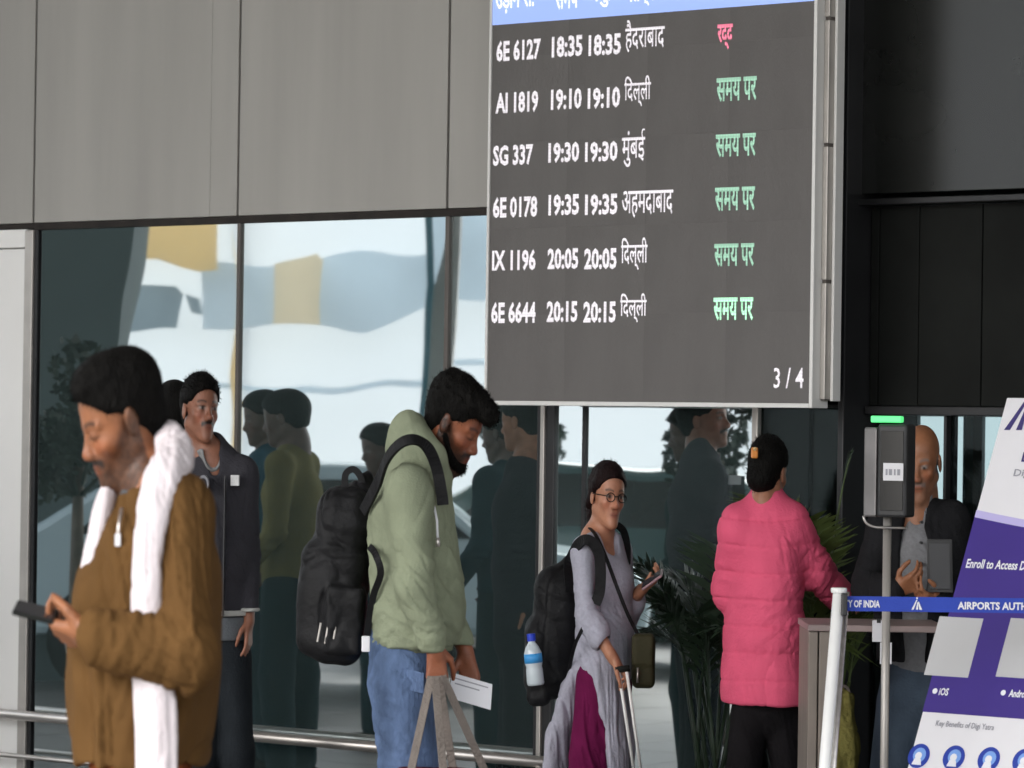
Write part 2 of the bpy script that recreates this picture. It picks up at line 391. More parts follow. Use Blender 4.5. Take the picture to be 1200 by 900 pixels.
def hand(S, W, d, n, t, size=1.0, curl=(.35, .55, .45), thumb=1.0, k=.0035, r0=.026):
    W = np.array(W, float); d = np.array(d, float); d /= np.linalg.norm(d)
    n = np.array(n, float); n -= d * (n @ d); n /= np.linalg.norm(n)
    t = np.array(t, float); t -= d * (t @ d); t -= n * (t @ n); t /= np.linalg.norm(t)
    sz = size
    S.cap(W - d * .02, W + d * .02 * sz, r0, .027 * sz, .012, (n, .8))
    roots = []
    for i, (y, x) in enumerate(((.029, .088), (.010, .093), (-.010, .089), (-.028, .080))):
        K = W + (d * x + t * y - n * .002 * i) * sz; roots.append(K)
        S.cap(W + (d * .012 + t * y * .55) * sz, K, .015 * sz, .0115 * sz, .010)
    for K, L, rr, ex in zip(roots, (.070, .078, .072, .056), (.0088, .009, .0086, .0076), (0, .05, .12, .2)):
        p = K; a = 0
        for fr, c, r1 in zip((.45, .31, .24), curl, (1, .92, .84)):
            a += c + ex * .4; q = p + (d * math.cos(a) + n * math.sin(a)) * L * fr * sz
            S.cap(p, q, rr * r1 * sz, rr * r1 * .92 * sz, k); p = q
    p0 = W + (d * .018 + t * .020 + n * .006) * sz
    p1 = p0 + (d * .55 + t * .62 * thumb + n * .35) * .046 * sz
    p2 = p1 + (d * .82 + t * .15 + n * .35) * .034 * sz; p3 = p2 + (d * .9 - t * .1 + n * .4) * .026 * sz
    S.cap(p0, p1, .015 * sz, .0115 * sz, .008); S.cap(p1, p2, .0108 * sz, .0098 * sz, k); S.cap(p2, p3, .0098 * sz, .0082 * sz, k)
    return p3, roots
def folds(specs, base=.003, bs=9, seed=0, creases=0):
    """specs: (centre, radius, axis, wavelength, amplitude)"""
    def f(V):
        w = vnoise(V * 5, seed + 5)
        d = base * .6 * vnoise(V * bs, seed) + base * .3 * vnoise(V * bs * 2.3, seed + 1)
        if creases:
            q = vnoise(V * np.array([11, 11, 5]) + w[:, None] * 1.2, seed + 9); d = d - creases * np.exp(-(q / .12) ** 2)
        for c, r, a, lam, amp, *an in specs:
            a = np.array(a, float); a /= np.linalg.norm(a)
            g = np.exp(-(((V - c) ** 2).sum(1)) / r ** 2)
            along = (V @ a)[:, None] * a[None]; Pq = along * (1.15 / lam) + (V - along) * ((an[0] if an else .20) / lam) + w[:, None] * .55
            q = vnoise(Pq, seed + 3); q2_ = vnoise(Pq * 1.9 + 7.3, seed + 4)
            d = d + amp * g * (1.0 - 2.2 * np.abs(q)) * 1.0 + amp * .4 * g * q2_ - amp * .9 * g * np.exp(-(q2_ / .10) ** 2)
        return d
    return f
def strandfn(C, B, k, n=2500, L=.012, comb=(-.3, 0, .6), seed=1, zmin=-1, w=.0012):
    def f(V, nr):
        g = np.random.default_rng(seed); i = g.integers(0, len(V), n); P = V[i]; NN = nr[i]
        cd = B @ np.array(comb); d = NN * .45 + cd[None] + g.normal(0, .35, (n, 3)); d /= np.linalg.norm(d, axis=1)[:, None]
        s = np.cross(d, g.normal(0, 1, (n, 3))); s /= np.linalg.norm(s, axis=1)[:, None]
        ln = L * g.uniform(.5, 1.3, n)[:, None]
        W = np.concatenate([V, P - s * w - NN * .002, P + s * w - NN * .002, P + d * ln]); b = len(V); ar = np.arange(n)
        return W, np.stack([b + ar, b + n + ar, b + 2 * n + ar], 1)
    return f

# ------------------------------------------------------------ ground
M['paving'] = mat('paving', (.075, .078, .078), .55, var=.15, vscale=1.5, bump=.05, bscale=30)
M['paving_light'] = mat('paving_slab', (.14, .135, .13), .45, var=.12, vscale=2.5, bump=.05, bscale=40)
g = MB().poly([(-600, -400, -.01), (600, -400, -.01), (600, 900, -.01), (-600, 900, -.01)], [(0, 1, 2, 3)]).build('ground', M['paving']); tag(g, kind='structure')
pv = MB(); 
for i in range(-12, 14):
    for j in range(0, 16):
        pv.wbox(2 + i * .8, 2 + i * .8 + .792, .45 + j * .8, .45 + j * .8 + .792, -.06, 0)
pv = pv.build('pavement', M['paving_light']); tag(pv, kind='structure')

# ------------------------------------------------------------ terminal facade
fo = WO.copy()
FC = thing('terminal_facade', fo, 'grey clad terminal front with tall mirror glass panes behind the travellers', 'facade')
ZB = (wz(20, 268) + wz(277, 262) + wz(560, 250)) / 3
ZC = wz(940, 478)
def mull(px, w, off0, off1, z0, z1, m, name='mullion', bevel=.003):
    u = wu(px, 600 if z1 < 3 else 200); hw = w / 2
    return MB().wbox(u - hw, u + hw, off0, off1, z0, z1).build(name, m, FC, bevel=bevel)
seams = [(-230, 41), (41, 247.5), (247.5, 280), (280, 525.5), (525.5, 777), (777, 985)]
for a, b in seams:
    u0 = wu(a, 130) + (.006 if a != 247.5 else .0006); u1 = wu(b, 130) - (.006 if b != 247.5 else .0006)
    for z0, z1 in ((ZB + .025, ZB + 2.4), (ZB + 2.412, ZB + 4.8)):
        MB().wbox(u0, u1, -.04, 0, z0, z1).build('cladding_panel', M['cladding'], FC, bevel=.002)
MB().wbox(wu(-230, 130), wu(985, 130), -.10, -.042, ZB, ZB + 4.8).build('joint_backing', M['gap'], FC)
MB().wbox(wu(41, 265), wu(985, 265), -.05, .004, ZB - .004, ZB + .022).build('drip_strip', M['gap'], FC)
MB().wbox(wu(-230, 265), wu(41, 265), -.05, -.01, ZB + .005, ZB + .022).build('drip_strip', M['gap'], FC)
# left white wall panels
uw = wu(39, 500)
zl = wz(20, 291)
MB().wbox(wu(-230, 265), wu(27, 500), -.05, -.005, zl + .003, ZB).build('wall_panel', M['white_panel'], FC, bevel=.002)
MB().wbox(wu(-230, 265), wu(27, 500), -.05, -.005, .05, zl - .003).build('wall_panel', M['white_panel'], FC, bevel=.002)
MB().wbox(wu(-230, 265), wu(27, 500), -.08, -.052, .05, ZB).build('joint_backing', M['light_metal'], FC)
MB().wbox(wu(27.5, 500), wu(37, 500), -.05, .01, .0, ZB - .005).build('mullion', M['light_metal'], FC, bevel=.003)
MB().wbox(wu(37.3, 500), wu(41, 500), -.05, .0, .0, ZB - .006).build('mullion', M['dark_metal'], FC)
# glass
panes = [(42, 273.5), (277.5, 517.5), (522.5, 627), (648, 681), (685, 881), (889, 945), (946, 985)]
for i, (a, b) in enumerate(panes):
    top = ZB - .006
    m = M['glass'] if b < 885 else M['dark_glass']
    if b > 885: top = ZC
    MB().wbox(wu(a, 550), wu(b, 550), -.026, -.012, .13, top).build('glass_pane', m, FC)
MB().wbox(wu(273.8, 550), wu(277.2, 550), -.03, .0, .0, ZB - .005).build('mullion', M['mullion'], FC)
MB().wbox(wu(517.8, 550), wu(522.2, 550), -.03, .0, .0, ZB - .005).build('mullion', M['mullion'], FC)
MB().wbox(wu(627.3, 650), wu(633, 650), -.03, .0, .0, ZB - .005).build('mullion', M['dark_metal'], FC, bevel=.002)
MB().wbox(wu(633.2, 650), wu(638, 650), -.03, .012, .0, ZB - .005).build('mullion', M['light_metal'], FC, bevel=.003)
MB().wbox(wu(638.2, 650), wu(647.8, 650), -.03, .002, .0, ZB - .005).build('mullion', M['dark_metal'], FC, bevel=.002)
MB().wbox(wu(681.2, 550), wu(684.8, 550), -.03, -.002, .0, ZB - .005).build('mullion', M['dark_metal'], FC)
MB().wbox(wu(881.5, 550), wu(888.5, 550), -.03, .008, .0, ZB - .005).build('mullion', M['light_metal'], FC, bevel=.004)
MB().wbox(wu(42, 900), wu(985, 900), -.09, .03, 0, .128).build('sill', M['dark_metal'], FC, bevel=.004)
# dark right-hand bay
ur = wu(986, 300)
MB().wbox(ur, wu(993, 300), -.2, .01, 0, ZB + 4.8).build('mullion', M['dark_metal'], FC, bevel=.004)
for a, b in ((994, 1330), (1332, 1600)):
    for z0, z1 in ((ZB + .03, ZB + 2.4), (ZB + 2.412, ZB + 4.8)):
        MB().wbox(wu(a, 150), wu(b, 150), -.12, -.08, z0, z1).build('dark_cladding_panel', M['dark_panel'], FC, bevel=.002)
MB().wbox(wu(993, 250), wu(1600, 250), -.2, -.06, ZB - .01, ZB + .012).build('ledge', M['dark_metal'], FC, bevel=.003)
for a, b in ((889, 985), (994, 1003), (1004.5, 1050), (1051, 1124), (1125.5, 1330), (1331, 1600)):
    MB().wbox(wu(a, 380), wu(b, 380), -.16, -.13, ZC + .012, ZB - .012).build('dark_wall_panel', M['dark_matt'], FC, bevel=.002)
MB().wbox(wu(993, 480), wu(1600, 480), -.2, -.1, ZC - .02, ZC + .01).build('transom', M['dark_metal'], FC, bevel=.003)
MB().wbox(wu(889, 480), wu(985, 480), -.2, -.035, ZC + .002, ZC + .012).build('transom', M['dark_metal'], FC, bevel=.003)
for a, b in ((994, 1078), (1082, 1152), (1156, 1330), (1334, 1600)):
    MB().wbox(wu(a, 650), wu(b, 650), -.17, -.155, .02, ZC - .021).build('glass_pane', M['dark_glass'], FC)
    MB().wbox(wu(b + .4, 650), wu(b + 3.6, 650), -.2, -.13, .0, ZC - .021).build('mullion', M['dark_metal'], FC)
# the terminal's bulk behind the front
MB().wbox(wu(-230, 130), wu(-230, 130) + 30, -30, -5.4, 0, 13).build('terminal_block', M['cladding'], FC)
MB().wbox(wu(-230, 130), wu(-230, 130) + 30, -5.38, -.25, 3.45, 13).build('upper_storeys', M['cladding'], FC)
MB().wbox(wu(1600, 130) + .01, wu(-230, 130) + 30, -.24, -.01, 0, 13).build('wing_wall', M['cladding'], FC)
CN = thing('canopy', wp(5, 4, 6.4), 'grey canopy slab over the walkway in front of the terminal', 'canopy')  # added overhead out of view, sized to keep the sun off the walkway
MB().wbox(-14, 18, .02, 12.0, 6.4, 6.6).build('shade_slab', M['cladding'], CN)
for k in range(11): MB().wbox(-14 + k * 3, -13.88 + k * 3, .03, 11.9, 6.18, 6.399).build('beam', M['light_metal'], CN)
for u_ in (-13.6, 17.5): MB().tube([wp(u_, 11.0, 0), wp(u_, 11.0, 6.17)], .22, 20).build('column', M['light_metal'], CN, smooth=True)
# interior
un0, un1 = wu(-230, 500), wu(1900, 500)
def iw(u0, u1, o0, o1, z0, z1, n, m=M['interior']): tag(MB().wbox(u0, u1, o0, o1, z0, z1).build(n, m), kind='structure')
iw(un0, un1, -5.2, -5.0, 0, 3.4, 'interior_back_wall'); iw(un0 - .2, un0, -5.0, -.3, 0, 3.4, 'interior_side_wall'); iw(un1, un1 + .2, -5.0, -.3, 0, 3.4, 'interior_side_wall')
iw(un0, un1, -5.0, -.25, 3.3, 3.4, 'interior_ceiling'); iw(un0, un1, -5.0, -.25, -.008, .0, 'interior_floor')
M['daylight'] = mat('daylit_window', (.70, .80, .84), .5, emit=2.3)
M['teal_frame'] = mat('teal_frame', (.03, .12, .13), .5)
o2 = -1.6
for a, b in ((1078, 1131), (1154, 1186), (1250, 1330)):
    w = thing('far_window', wp(wu(a, 560, o2), o2, wz(a, 640, o2)), 'daylit window inside the terminal, ' + ('behind the bald man' if a == 1078 else 'its edge peeping past the top of the purple and white banner' if a == 1154 else 'hidden behind the banner'), 'window')
    z0, z1 = wz(a, 690, o2), wz(1100, 488, o2)
    MB().wbox(wu(a, 560, o2), wu(b, 560, o2), o2 - .02, o2, z0, z1).build('pane', M['daylight'], w)
    MB().wbox(wu(b, 560, o2) + .001, wu(b + 4, 560, o2), o2 - .03, o2 + .02, z0, z1 + .01).build('frame', M['teal_frame'], w, bevel=.002)
    MB().wbox(wu(a - 3, 560, o2), wu(a, 560, o2) - .001, o2 - .03, o2 + .02, z0, z1 + .01).build('frame', M['dark_metal'], w, bevel=.002)

# ------------------------------------------------------------ guard rail in front of the glass
RO = .10
RL = thing('guard_rail', wp(wu(100, 838, RO), RO, 0), 'low stainless guard rail running along the foot of the glass front', 'rail')
zr = wz(20, 838, RO); zr2 = wz(20, 886, RO); ua, ub = wu(-150, 838, RO), wu(640, 890, RO)
MB().tube([wp(ua, RO, zr), wp(ub, RO, zr)], .021, 16).build('top_bar', M['steel'], RL, smooth=True)
MB().tube([wp(ua, RO, zr2), wp(ub, RO, zr2)], .011, 12).build('lower_bar', M['steel'], RL, smooth=True)
for px in (-100, 215, 452, 634):
    MB().tube([wp(wu(px, 850, RO), RO, 0), wp(wu(px, 850, RO), RO, zr - .01)], .017, 12).build('post', M['steel'], RL, smooth=True)

# ------------------------------------------------------------ departures screen
SO = .30; SD = .085
FS = thing('departure_board', wp(wu(572, 300, SO), SO, ZC), 'large LED departures board with Hindi flight rows hanging over the walkway', 'display board')
su0, su1 = wu(573.5, 300, SO), wu(951, 300, SO); sz0 = wz(760, 471, SO); sz1 = sz0 + 1.55
M['led'] = mat('led_face', (.15, .142, .138), .75, spec=.2, var=.10, vscale=5, bump=.25, bscale=260, stretch=(1, 1, .3))
M['led_blue'] = mat('led_blue', (.30, .42, .86), .6, emit=.62)
M['led_white'] = mat('led_white', (.74, .70, .74), .6, emit=.70)
M['led_hwhite'] = mat('led_header_white', (.88, .90, 1), .6, emit=.9)
M['led_green'] = mat('led_green', (.32, .56, .42), .6, emit=.62)
M['led_green2'] = mat('led_green_bright', (.42, .86, .55), .6, emit=.9)
M['led_red'] = mat('led_red', (.80, .20, .30), .6, emit=.8)
M['led_dummy'] = None; del M['led_dummy']
for k_ in ('led_white', 'led_green', 'led_green2', 'led_red', 'led_hwhite'):      # the diode raster
    nt = M[k_].node_tree; n = nt.nodes; l = nt.links; b_ = n['Principled BSDF']; tc = n.new('ShaderNodeTexCoord'); sx = None
    for ax_ in (U, Z):
        dt = n.new('ShaderNodeVectorMath'); dt.operation = 'DOT_PRODUCT'; l.new(tc.outputs['Object'], dt.inputs[0]); dt.inputs[1].default_value = ax_ * 540
        sn = n.new('ShaderNodeMath'); sn.operation = 'SINE'; l.new(dt.outputs['Value'], sn.inputs[0])
        ma = n.new('ShaderNodeMath'); ma.operation = 'MULTIPLY_ADD'; l.new(sn.outputs[0], ma.inputs[0]); ma.inputs[1].default_value = .36; ma.inputs[2].default_value = .84
        if sx is None: sx = ma.outputs[0]
        else: mm = n.new('ShaderNodeMath'); mm.operation = 'MULTIPLY'; l.new(sx, mm.inputs[0]); l.new(ma.outputs[0], mm.inputs[1]); sx = mm.outputs[0]
    es = b_.inputs['Emission Strength'].default_value; mm = n.new('ShaderNodeMath'); mm.operation = 'MULTIPLY'; l.new(sx, mm.inputs[0]); mm.inputs[1].default_value = es * 1.15; l.new(mm.outputs[0], b_.inputs['Emission Strength'])
M['white_frame'] = mat('white_frame', (.78, .77, .75), .4)
MB().wbox(su0, su1, SO - SD, SO - .012, sz0, sz1).build('cabinet', M['dark_metal'], FS)
nu, nz = 4, 5
du, dz = (su1 - su0) / nu, (sz1 - sz0) / nz
mod = MB().wbox(.0002, du - .0002, -.010, 0, .0002, dz - .0002)
mod.v = [v - WO for v in mod.v]
me = bpy.data.meshes.new('led_module'); me.from_pydata(mod.v, [], mod.f); me.materials.append(M['led'])
for i in range(nu):
    for j in range(nz):
        o = bpy.data.objects.new('led_module', me); COL.objects.link(o); o.parent = FS; o.location = wp(su0 + i * du, SO, sz0 + j * dz) - FS.location
fw = .016
MB().wbox(su0 - fw * .7, su0 - .0005, SO - SD, SO + .006, sz0 - fw, sz1).build('frame', M['white_frame'], FS, bevel=.002)
MB().wbox(su1 + .0005, su1 + fw * .9, SO - SD, SO + .006, sz0 - fw, sz1).build('frame', M['white_frame'], FS, bevel=.002)
MB().wbox(su0, su1, SO - SD, SO + .006, sz0 - fw, sz0 - .0005).build('frame', M['white_frame'], FS, bevel=.002)
# side service column with lit beige panels
sx0, sx1 = su1 + fw * .9 + .001, su1 + .036
zz = [wz(970, y, SO - .05) for y in (470, 330, 170, 22, -120)]
for k in range(4):
    MB().wbox(sx0, sx1, SO - SD - .02, SO - .035, zz[k] + .006, zz[k + 1] - .006).build('side_panel', M['light_metal'], FS, bevel=.002)
MB().wbox(sx0, sx1 - .004, SO - SD - .019, SO - .042, zz[0] + .002, zz[4]).build('side_frame', M['mullion'], FS)
MB().wbox(sx1 + .0005, sx1 + .012, SO - SD - .025, SO - SD + .02, zz[0], zz[4]).build('side_strip', M['white_frame'], FS, bevel=.002)
for px in (640, 880):
    u = wu(px, 0, SO); MB().tube([wp(u, SO - .06, sz1 - .02), wp(u, SO - .06, ZB + 3.9)], .02, 10).build('hanger', M['steel'], FS, smooth=True)
    MB().tube([wp(u, SO - .06, ZB + 3.9), wp(u, .0, ZB + 3.9)], .02, 10).build('hanger_arm', M['steel'], FS, smooth=True)
# header and lettering
hz = (wz(578, 27.5, SO) + wz(950, 3.5, SO)) / 2
MB().wbox(su0, su1, SO + .0003, SO + .0012, hz, hz + .20).build('header_band', M['led_blue'], FS)
def stext(s, x0, x1, yb, yt, m, bold=.02, name='lettering'):
    a = wh(x0, yb, SO); b = wh(x1, yb, SO); w = (b - a).dot(U); h = wz(x0, yt, SO) - a.z
    return text_part(s, a, U, Z, N, w, h, m, name, FS, bold, depth=.0025)
W_, G_, G2, R_ = M['led_white'], M['led_green'], M['led_green2'], M['led_red']
stext('उड़ान सं.', 581, 626, 17, -18, M['led_hwhite']); stext('समय', 651, 678, 12, -16, M['led_hwhite'])
stext('अनु.', 688, 716, 10, -16, M['led_hwhite']); stext('गंतव्य', 733, 768, 9, -17, M['led_hwhite']); stext('स्थिति', 840, 884, -1, -30, M['led_hwhite'])
rows = [('6E 6127', 582, 634, 73, 48, '18:35', '18:35', 43, 67, 'हैदराबाद', 779, 62, 24),
        ('AI 1819', 581, 631, 134, 109, '19:10', '19:10', 0, 0, 'िदल्ली', 763, 126, 90),
        ('SG 337', 578, 625, 195, 171, '19:30', '19:30', 0, 0, 'मुंबई', 756, 196, 152),
        ('6E 0178', 578, 630, 256, 231, '19:35', '19:35', 0, 0, 'अहमदाबाद', 789, 256, 224),
        ('IX 1196', 577, 628, 318, 293, '20:05', '20:05', 0, 0, 'िदल्ली', 759, 317, 279),
        ('6E 6644', 576, 628, 379, 354, '20:15', '20:15', 0, 0, 'िदल्ली', 758, 378, 344)]
for i, (fl, x0, x1, yb, yt, t1, t2, _, _, city, cx1, cyb, cyt) in enumerate(rows):
    sl = -.045 + .0115 * i
    stext(fl, x0, x1, yb, yt, W_, .035); stext(t1, x0 + 65, x0 + 101, yb + 66 * sl - 2, yt + 66 * sl - 2, W_, .035)
    stext(t2, x0 + 108, x0 + 146, yb + 108 * sl - 2, yt + 108 * sl - 2, W_, .035); stext(city, x0 + 151, cx1, cyb, cyt, W_, .010)
stext('रद्द', 841, 859, 59, 29, R_, .03)
for i, (yb, yt) in enumerate(((120, 92), (185, 158), (248, 220), (313, 286), (376, 349))):
    stext('समय पर', 840 - i * .9, 887 - i, yb, yt, G2 if i == 4 else G_, .025)
stext('3 / 4', 907, 942, 455, 431, W_, .01)

# ------------------------------------------------------------ what stands to the left and shows in the mirror glass
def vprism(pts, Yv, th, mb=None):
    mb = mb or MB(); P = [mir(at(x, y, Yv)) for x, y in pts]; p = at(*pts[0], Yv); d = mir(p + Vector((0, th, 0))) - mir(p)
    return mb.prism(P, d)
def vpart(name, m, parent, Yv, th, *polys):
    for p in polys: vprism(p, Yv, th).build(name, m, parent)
def gnd(p): return Vector((p.x, p.y, 0))
M['bld_white'] = mat('render_white', (.66, .69, .705), .8, var=.04, vscale=.4)
M['bld_blue'] = mat('pale_blue_cladding', (.84, .90, .93), .6, var=.12, vscale=.5)
M['bld_grey'] = mat('grey_window_band', (.40, .48, .50), .4, var=.2, vscale=.6)
M['orange'] = mat('orange_cladding', (.95, .78, .48), .7, var=.06, vscale=.8)
M['beige'] = mat('beige_cladding', (.93, .84, .68), .7, var=.06, vscale=.8)
M['slate'] = mat('slate_column', (.085, .11, .108), .7, var=.1, vscale=1.2)
Yb = 42
for k_ in ('bld_white', 'bld_blue', 'orange', 'beige'):
    nt = M[k_].node_tree; n = nt.nodes; l = nt.links; b_ = n['Principled BSDF']; tr = n.new('ShaderNodeBsdfTranslucent'); mx = n.new('ShaderNodeMixShader'); mx.inputs[0].default_value = .34 if k_ == 'bld_white' else .62
    src = b_.inputs['Base Color'].links[0].from_socket; l.new(src, tr.inputs[0]); l.new(b_.outputs[0], mx.inputs[1]); l.new(tr.outputs[0], mx.inputs[2]); l.new(mx.outputs[0], n['Material Output'].inputs[0])
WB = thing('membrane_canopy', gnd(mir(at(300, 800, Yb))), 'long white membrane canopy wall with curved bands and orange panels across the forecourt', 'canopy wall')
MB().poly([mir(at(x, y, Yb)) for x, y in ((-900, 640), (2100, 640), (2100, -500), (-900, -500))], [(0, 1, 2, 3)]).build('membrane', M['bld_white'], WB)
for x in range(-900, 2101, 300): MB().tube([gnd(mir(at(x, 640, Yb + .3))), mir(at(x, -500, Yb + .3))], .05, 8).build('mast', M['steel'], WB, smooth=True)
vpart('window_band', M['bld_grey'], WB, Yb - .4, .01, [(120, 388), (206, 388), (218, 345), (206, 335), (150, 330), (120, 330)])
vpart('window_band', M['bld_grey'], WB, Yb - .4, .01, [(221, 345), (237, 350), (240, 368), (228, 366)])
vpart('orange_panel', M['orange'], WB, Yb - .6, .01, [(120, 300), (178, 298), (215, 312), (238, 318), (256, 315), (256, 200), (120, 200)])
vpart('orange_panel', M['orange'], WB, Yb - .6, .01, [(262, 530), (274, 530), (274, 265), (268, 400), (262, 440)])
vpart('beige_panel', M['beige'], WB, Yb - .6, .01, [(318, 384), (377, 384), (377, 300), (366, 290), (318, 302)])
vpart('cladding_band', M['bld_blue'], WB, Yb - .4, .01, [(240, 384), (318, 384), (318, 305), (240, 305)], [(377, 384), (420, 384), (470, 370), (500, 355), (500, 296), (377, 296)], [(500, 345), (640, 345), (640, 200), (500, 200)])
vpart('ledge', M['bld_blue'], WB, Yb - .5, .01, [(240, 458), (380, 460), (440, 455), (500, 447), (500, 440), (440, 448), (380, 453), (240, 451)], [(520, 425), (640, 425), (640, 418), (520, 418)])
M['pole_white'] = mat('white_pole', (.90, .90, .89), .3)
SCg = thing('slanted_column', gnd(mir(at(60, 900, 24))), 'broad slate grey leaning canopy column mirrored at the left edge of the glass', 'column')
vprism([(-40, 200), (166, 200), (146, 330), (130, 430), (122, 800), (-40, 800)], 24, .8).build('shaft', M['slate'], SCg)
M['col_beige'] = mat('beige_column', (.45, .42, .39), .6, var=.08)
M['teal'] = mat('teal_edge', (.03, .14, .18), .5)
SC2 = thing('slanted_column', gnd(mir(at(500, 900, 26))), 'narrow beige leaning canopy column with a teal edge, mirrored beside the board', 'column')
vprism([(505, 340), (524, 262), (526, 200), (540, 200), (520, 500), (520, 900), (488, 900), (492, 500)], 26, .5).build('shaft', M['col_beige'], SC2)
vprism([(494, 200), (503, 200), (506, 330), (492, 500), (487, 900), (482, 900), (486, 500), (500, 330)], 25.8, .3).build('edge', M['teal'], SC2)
# hedge and dark trees below
M['leaf'] = mat('foliage', (.045, .075, .03), .6, var=.4, vscale=3)
M['leaf_dark'] = mat('foliage_dark', (.02, .035, .022), .7, var=.5, vscale=3)
M['bark'] = mat('bark', (.10, .08, .06), .9, var=.3, vscale=8)
def leafball(mb, c, r, n, size, g):
    for _ in range(n):
        d = Vector(g.normal(0, 1, 3)); d.normalize(); p = c + Vector((d.x * r[0], d.y * r[1], d.z * r[2])) * (g.random() ** .45)
        a = Vector(g.normal(0, 1, 3)).normalized(); b = a.orthogonal().normalized() * size * g.uniform(.6, 1.3); a = a * size * g.uniform(.5, 1)
        mb.poly([p - a, p + b * .5, p + a, p - b * .5], [(0, 1, 2, 3)])
gq = np.random.default_rng(3)
HM = MB()
for x in range(-300, 1400, 26):
    top = 585 + 22 * math.sin(x * .013) + gq.uniform(-14, 14)
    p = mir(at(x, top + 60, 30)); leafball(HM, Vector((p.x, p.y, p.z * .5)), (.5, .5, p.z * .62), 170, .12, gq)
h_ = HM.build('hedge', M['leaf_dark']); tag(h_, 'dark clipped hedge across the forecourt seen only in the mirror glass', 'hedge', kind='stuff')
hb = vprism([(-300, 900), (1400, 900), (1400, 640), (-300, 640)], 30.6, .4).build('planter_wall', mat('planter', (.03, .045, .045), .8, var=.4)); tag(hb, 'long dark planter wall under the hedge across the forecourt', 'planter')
def tree(px, py, Yv, rx, rz, label, n=1600, size=.05):
    b = gnd(mir(at(px, 800, Yv))); t = thing('small_tree', b, label, 'tree'); c = mir(at(px, py, Yv))
    MB().tube([b, b.lerp(c, .5) + Vector((.04, 0, 0)), c], [.06, .045, .02], 8).build('trunk', M['bark'], t, smooth=True)
    mb = MB(); 
    for _ in range(9):
        o = Vector((gq.normal(0, .5) * rx, gq.normal(0, .5) * rx, gq.normal(0, .5) * rz)); leafball(mb, c + o, (rx * .45, rx * .45, rz * .45), n // 9, size, gq)
        MB2 = MB().tube([c.lerp(b, .2), c + o], [.015, .006], 5); mb.v, mb.f = (mb.v + MB2.v, mb.f + [[i + len(mb.v) for i in f] for f in MB2.f])
    mb.build('crown', M['leaf_dark'], t)
tree(88, 520, 21, .35, .45, 'small dark tree mirrored beside the white wall panel')
tree(842, 540, 20, .22, .5, 'thin leafy tree mirrored above the pink jacket')
tree(600, 500, 24, .3, .22, 'small leafy tree mirrored just under the departures board')
# a pale car across the forecourt
def car(px, Yv, label, colr):
    b = gnd(mir(at(px, 900, Yv))); t = thing('parked_car', b, label, 'car')
    ax = mir(at(px + 10, 900, Yv)) - mir(at(px, 900, Yv)); ax.z = 0; ax.normalize(); sd_ = Vector((-ax.y, ax.x, 0))
    m = mat('car_paint', colr, .3, 0, .5, coat=.6)
    pr = [(-2.0, .35), (2.0, .35), (2.05, .62), (1.9, .82), (1.1, .92), (.5, 1.38), (-1.0, 1.42), (-1.7, 1.0), (-2.05, .9)]
    MB().prism([b + ax * x + Z * z - sd_ * .8 for x, z in pr], sd_ * 1.6).build('body', m, t, bevel=.05)
    for s_ in (-1, 1):
        MB().prism([b + ax * x + Z * z + sd_ * (.81 * s_) for x, z in ((-1.45, .95), (.95, .95), (.45, 1.3), (-.95, 1.33))], sd_ * (.01 * s_)).build('side_window', M['dark_panel'], t)
        for xx in (-1.3, 1.3):
            w = MB().tube([b + ax * xx + Z * .32 + sd_ * (.66 * s_), b + ax * xx + Z * .32 + sd_ * (.83 * s_)], .32, 20).build('wheel', M['dark_matt'], t)
            MB().tube([b + ax * xx + Z * .32 + sd_ * (.832 * s_), b + ax * xx + Z * .32 + sd_ * (.84 * s_)], .2, 16).build('rim', M['steel'], t)
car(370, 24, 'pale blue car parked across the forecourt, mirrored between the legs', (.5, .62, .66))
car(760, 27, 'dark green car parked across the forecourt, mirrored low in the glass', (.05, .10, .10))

# ------------------------------------------------------------ queue barrier, banner, scanner, desk, palms
BY = 10.1
M['post_white'] = mat('white_post', (.80, .80, .79), .35)
M['belt'] = mat('blue_belt', lin((38, 66, 170)), .7, bump=.2, bscale=200, var=.06)
M['print_white'] = mat('white_print', (.78, .78, .82), .6)
base = at(968, 900, BY); base = gnd(base)
QB = thing('queue_barrier', base, 'white queue barrier post with a printed blue belt pulled across the banner', 'barrier')
a, b = at(983, 694, BY), at(966, 905, BY); d = (b - a); b = a + d * (a.z / -d.z)
MB().tube([a, b], .0155, 20).build('post', M['post_white'], QB, smooth=True)
MB().tube([a + Vector((.024, .03, .0)), b + Vector((.03, .03, 0))], .007, 10).build('side_rod', M['steel'], QB, smooth=True)
MB().tube([a + Z * -.002, a + Z * .012], .021, 20).build('cap', M['post_white'], QB, smooth=False, bevel=.003)
MB().box(at(986, 722, BY - .03), Vector((.016, 0, 0)), Vector((0, .06, 0)), Z * .06).build('belt_head', M['dark_metal'], QB, bevel=.004)
MB().tube([gnd(b) + Z * 0, gnd(b) + Z * .018], .16, 32).build('foot', M['post_white'], QB)
def bp(x, t):      # point on the belt: x pixel, t 0 bottom .. 1 top
    yb = 716 + (x - 985) * .012; yt = 698.5 + (x - 985) * .012
    return at(x, yb + (yt - yb) * t, BY + .0)
mb = MB(); n = 24; xs = [988 + (1560 - 988) * i / n for i in range(n + 1)]
sag = lambda x: Vector((0, 0, 0))
for i in range(n):
    p = [bp(xs[i], 0), bp(xs[i + 1], 0), bp(xs[i + 1], 1), bp(xs[i], 1)]
    mb.poly(p + [q + Vector((0, .002, 0)) for q in p], [(0, 1, 2, 3), (5, 4, 7, 6), (3, 2, 6, 7), (1, 0, 4, 5)])
mb.build('belt', M['belt'], QB)
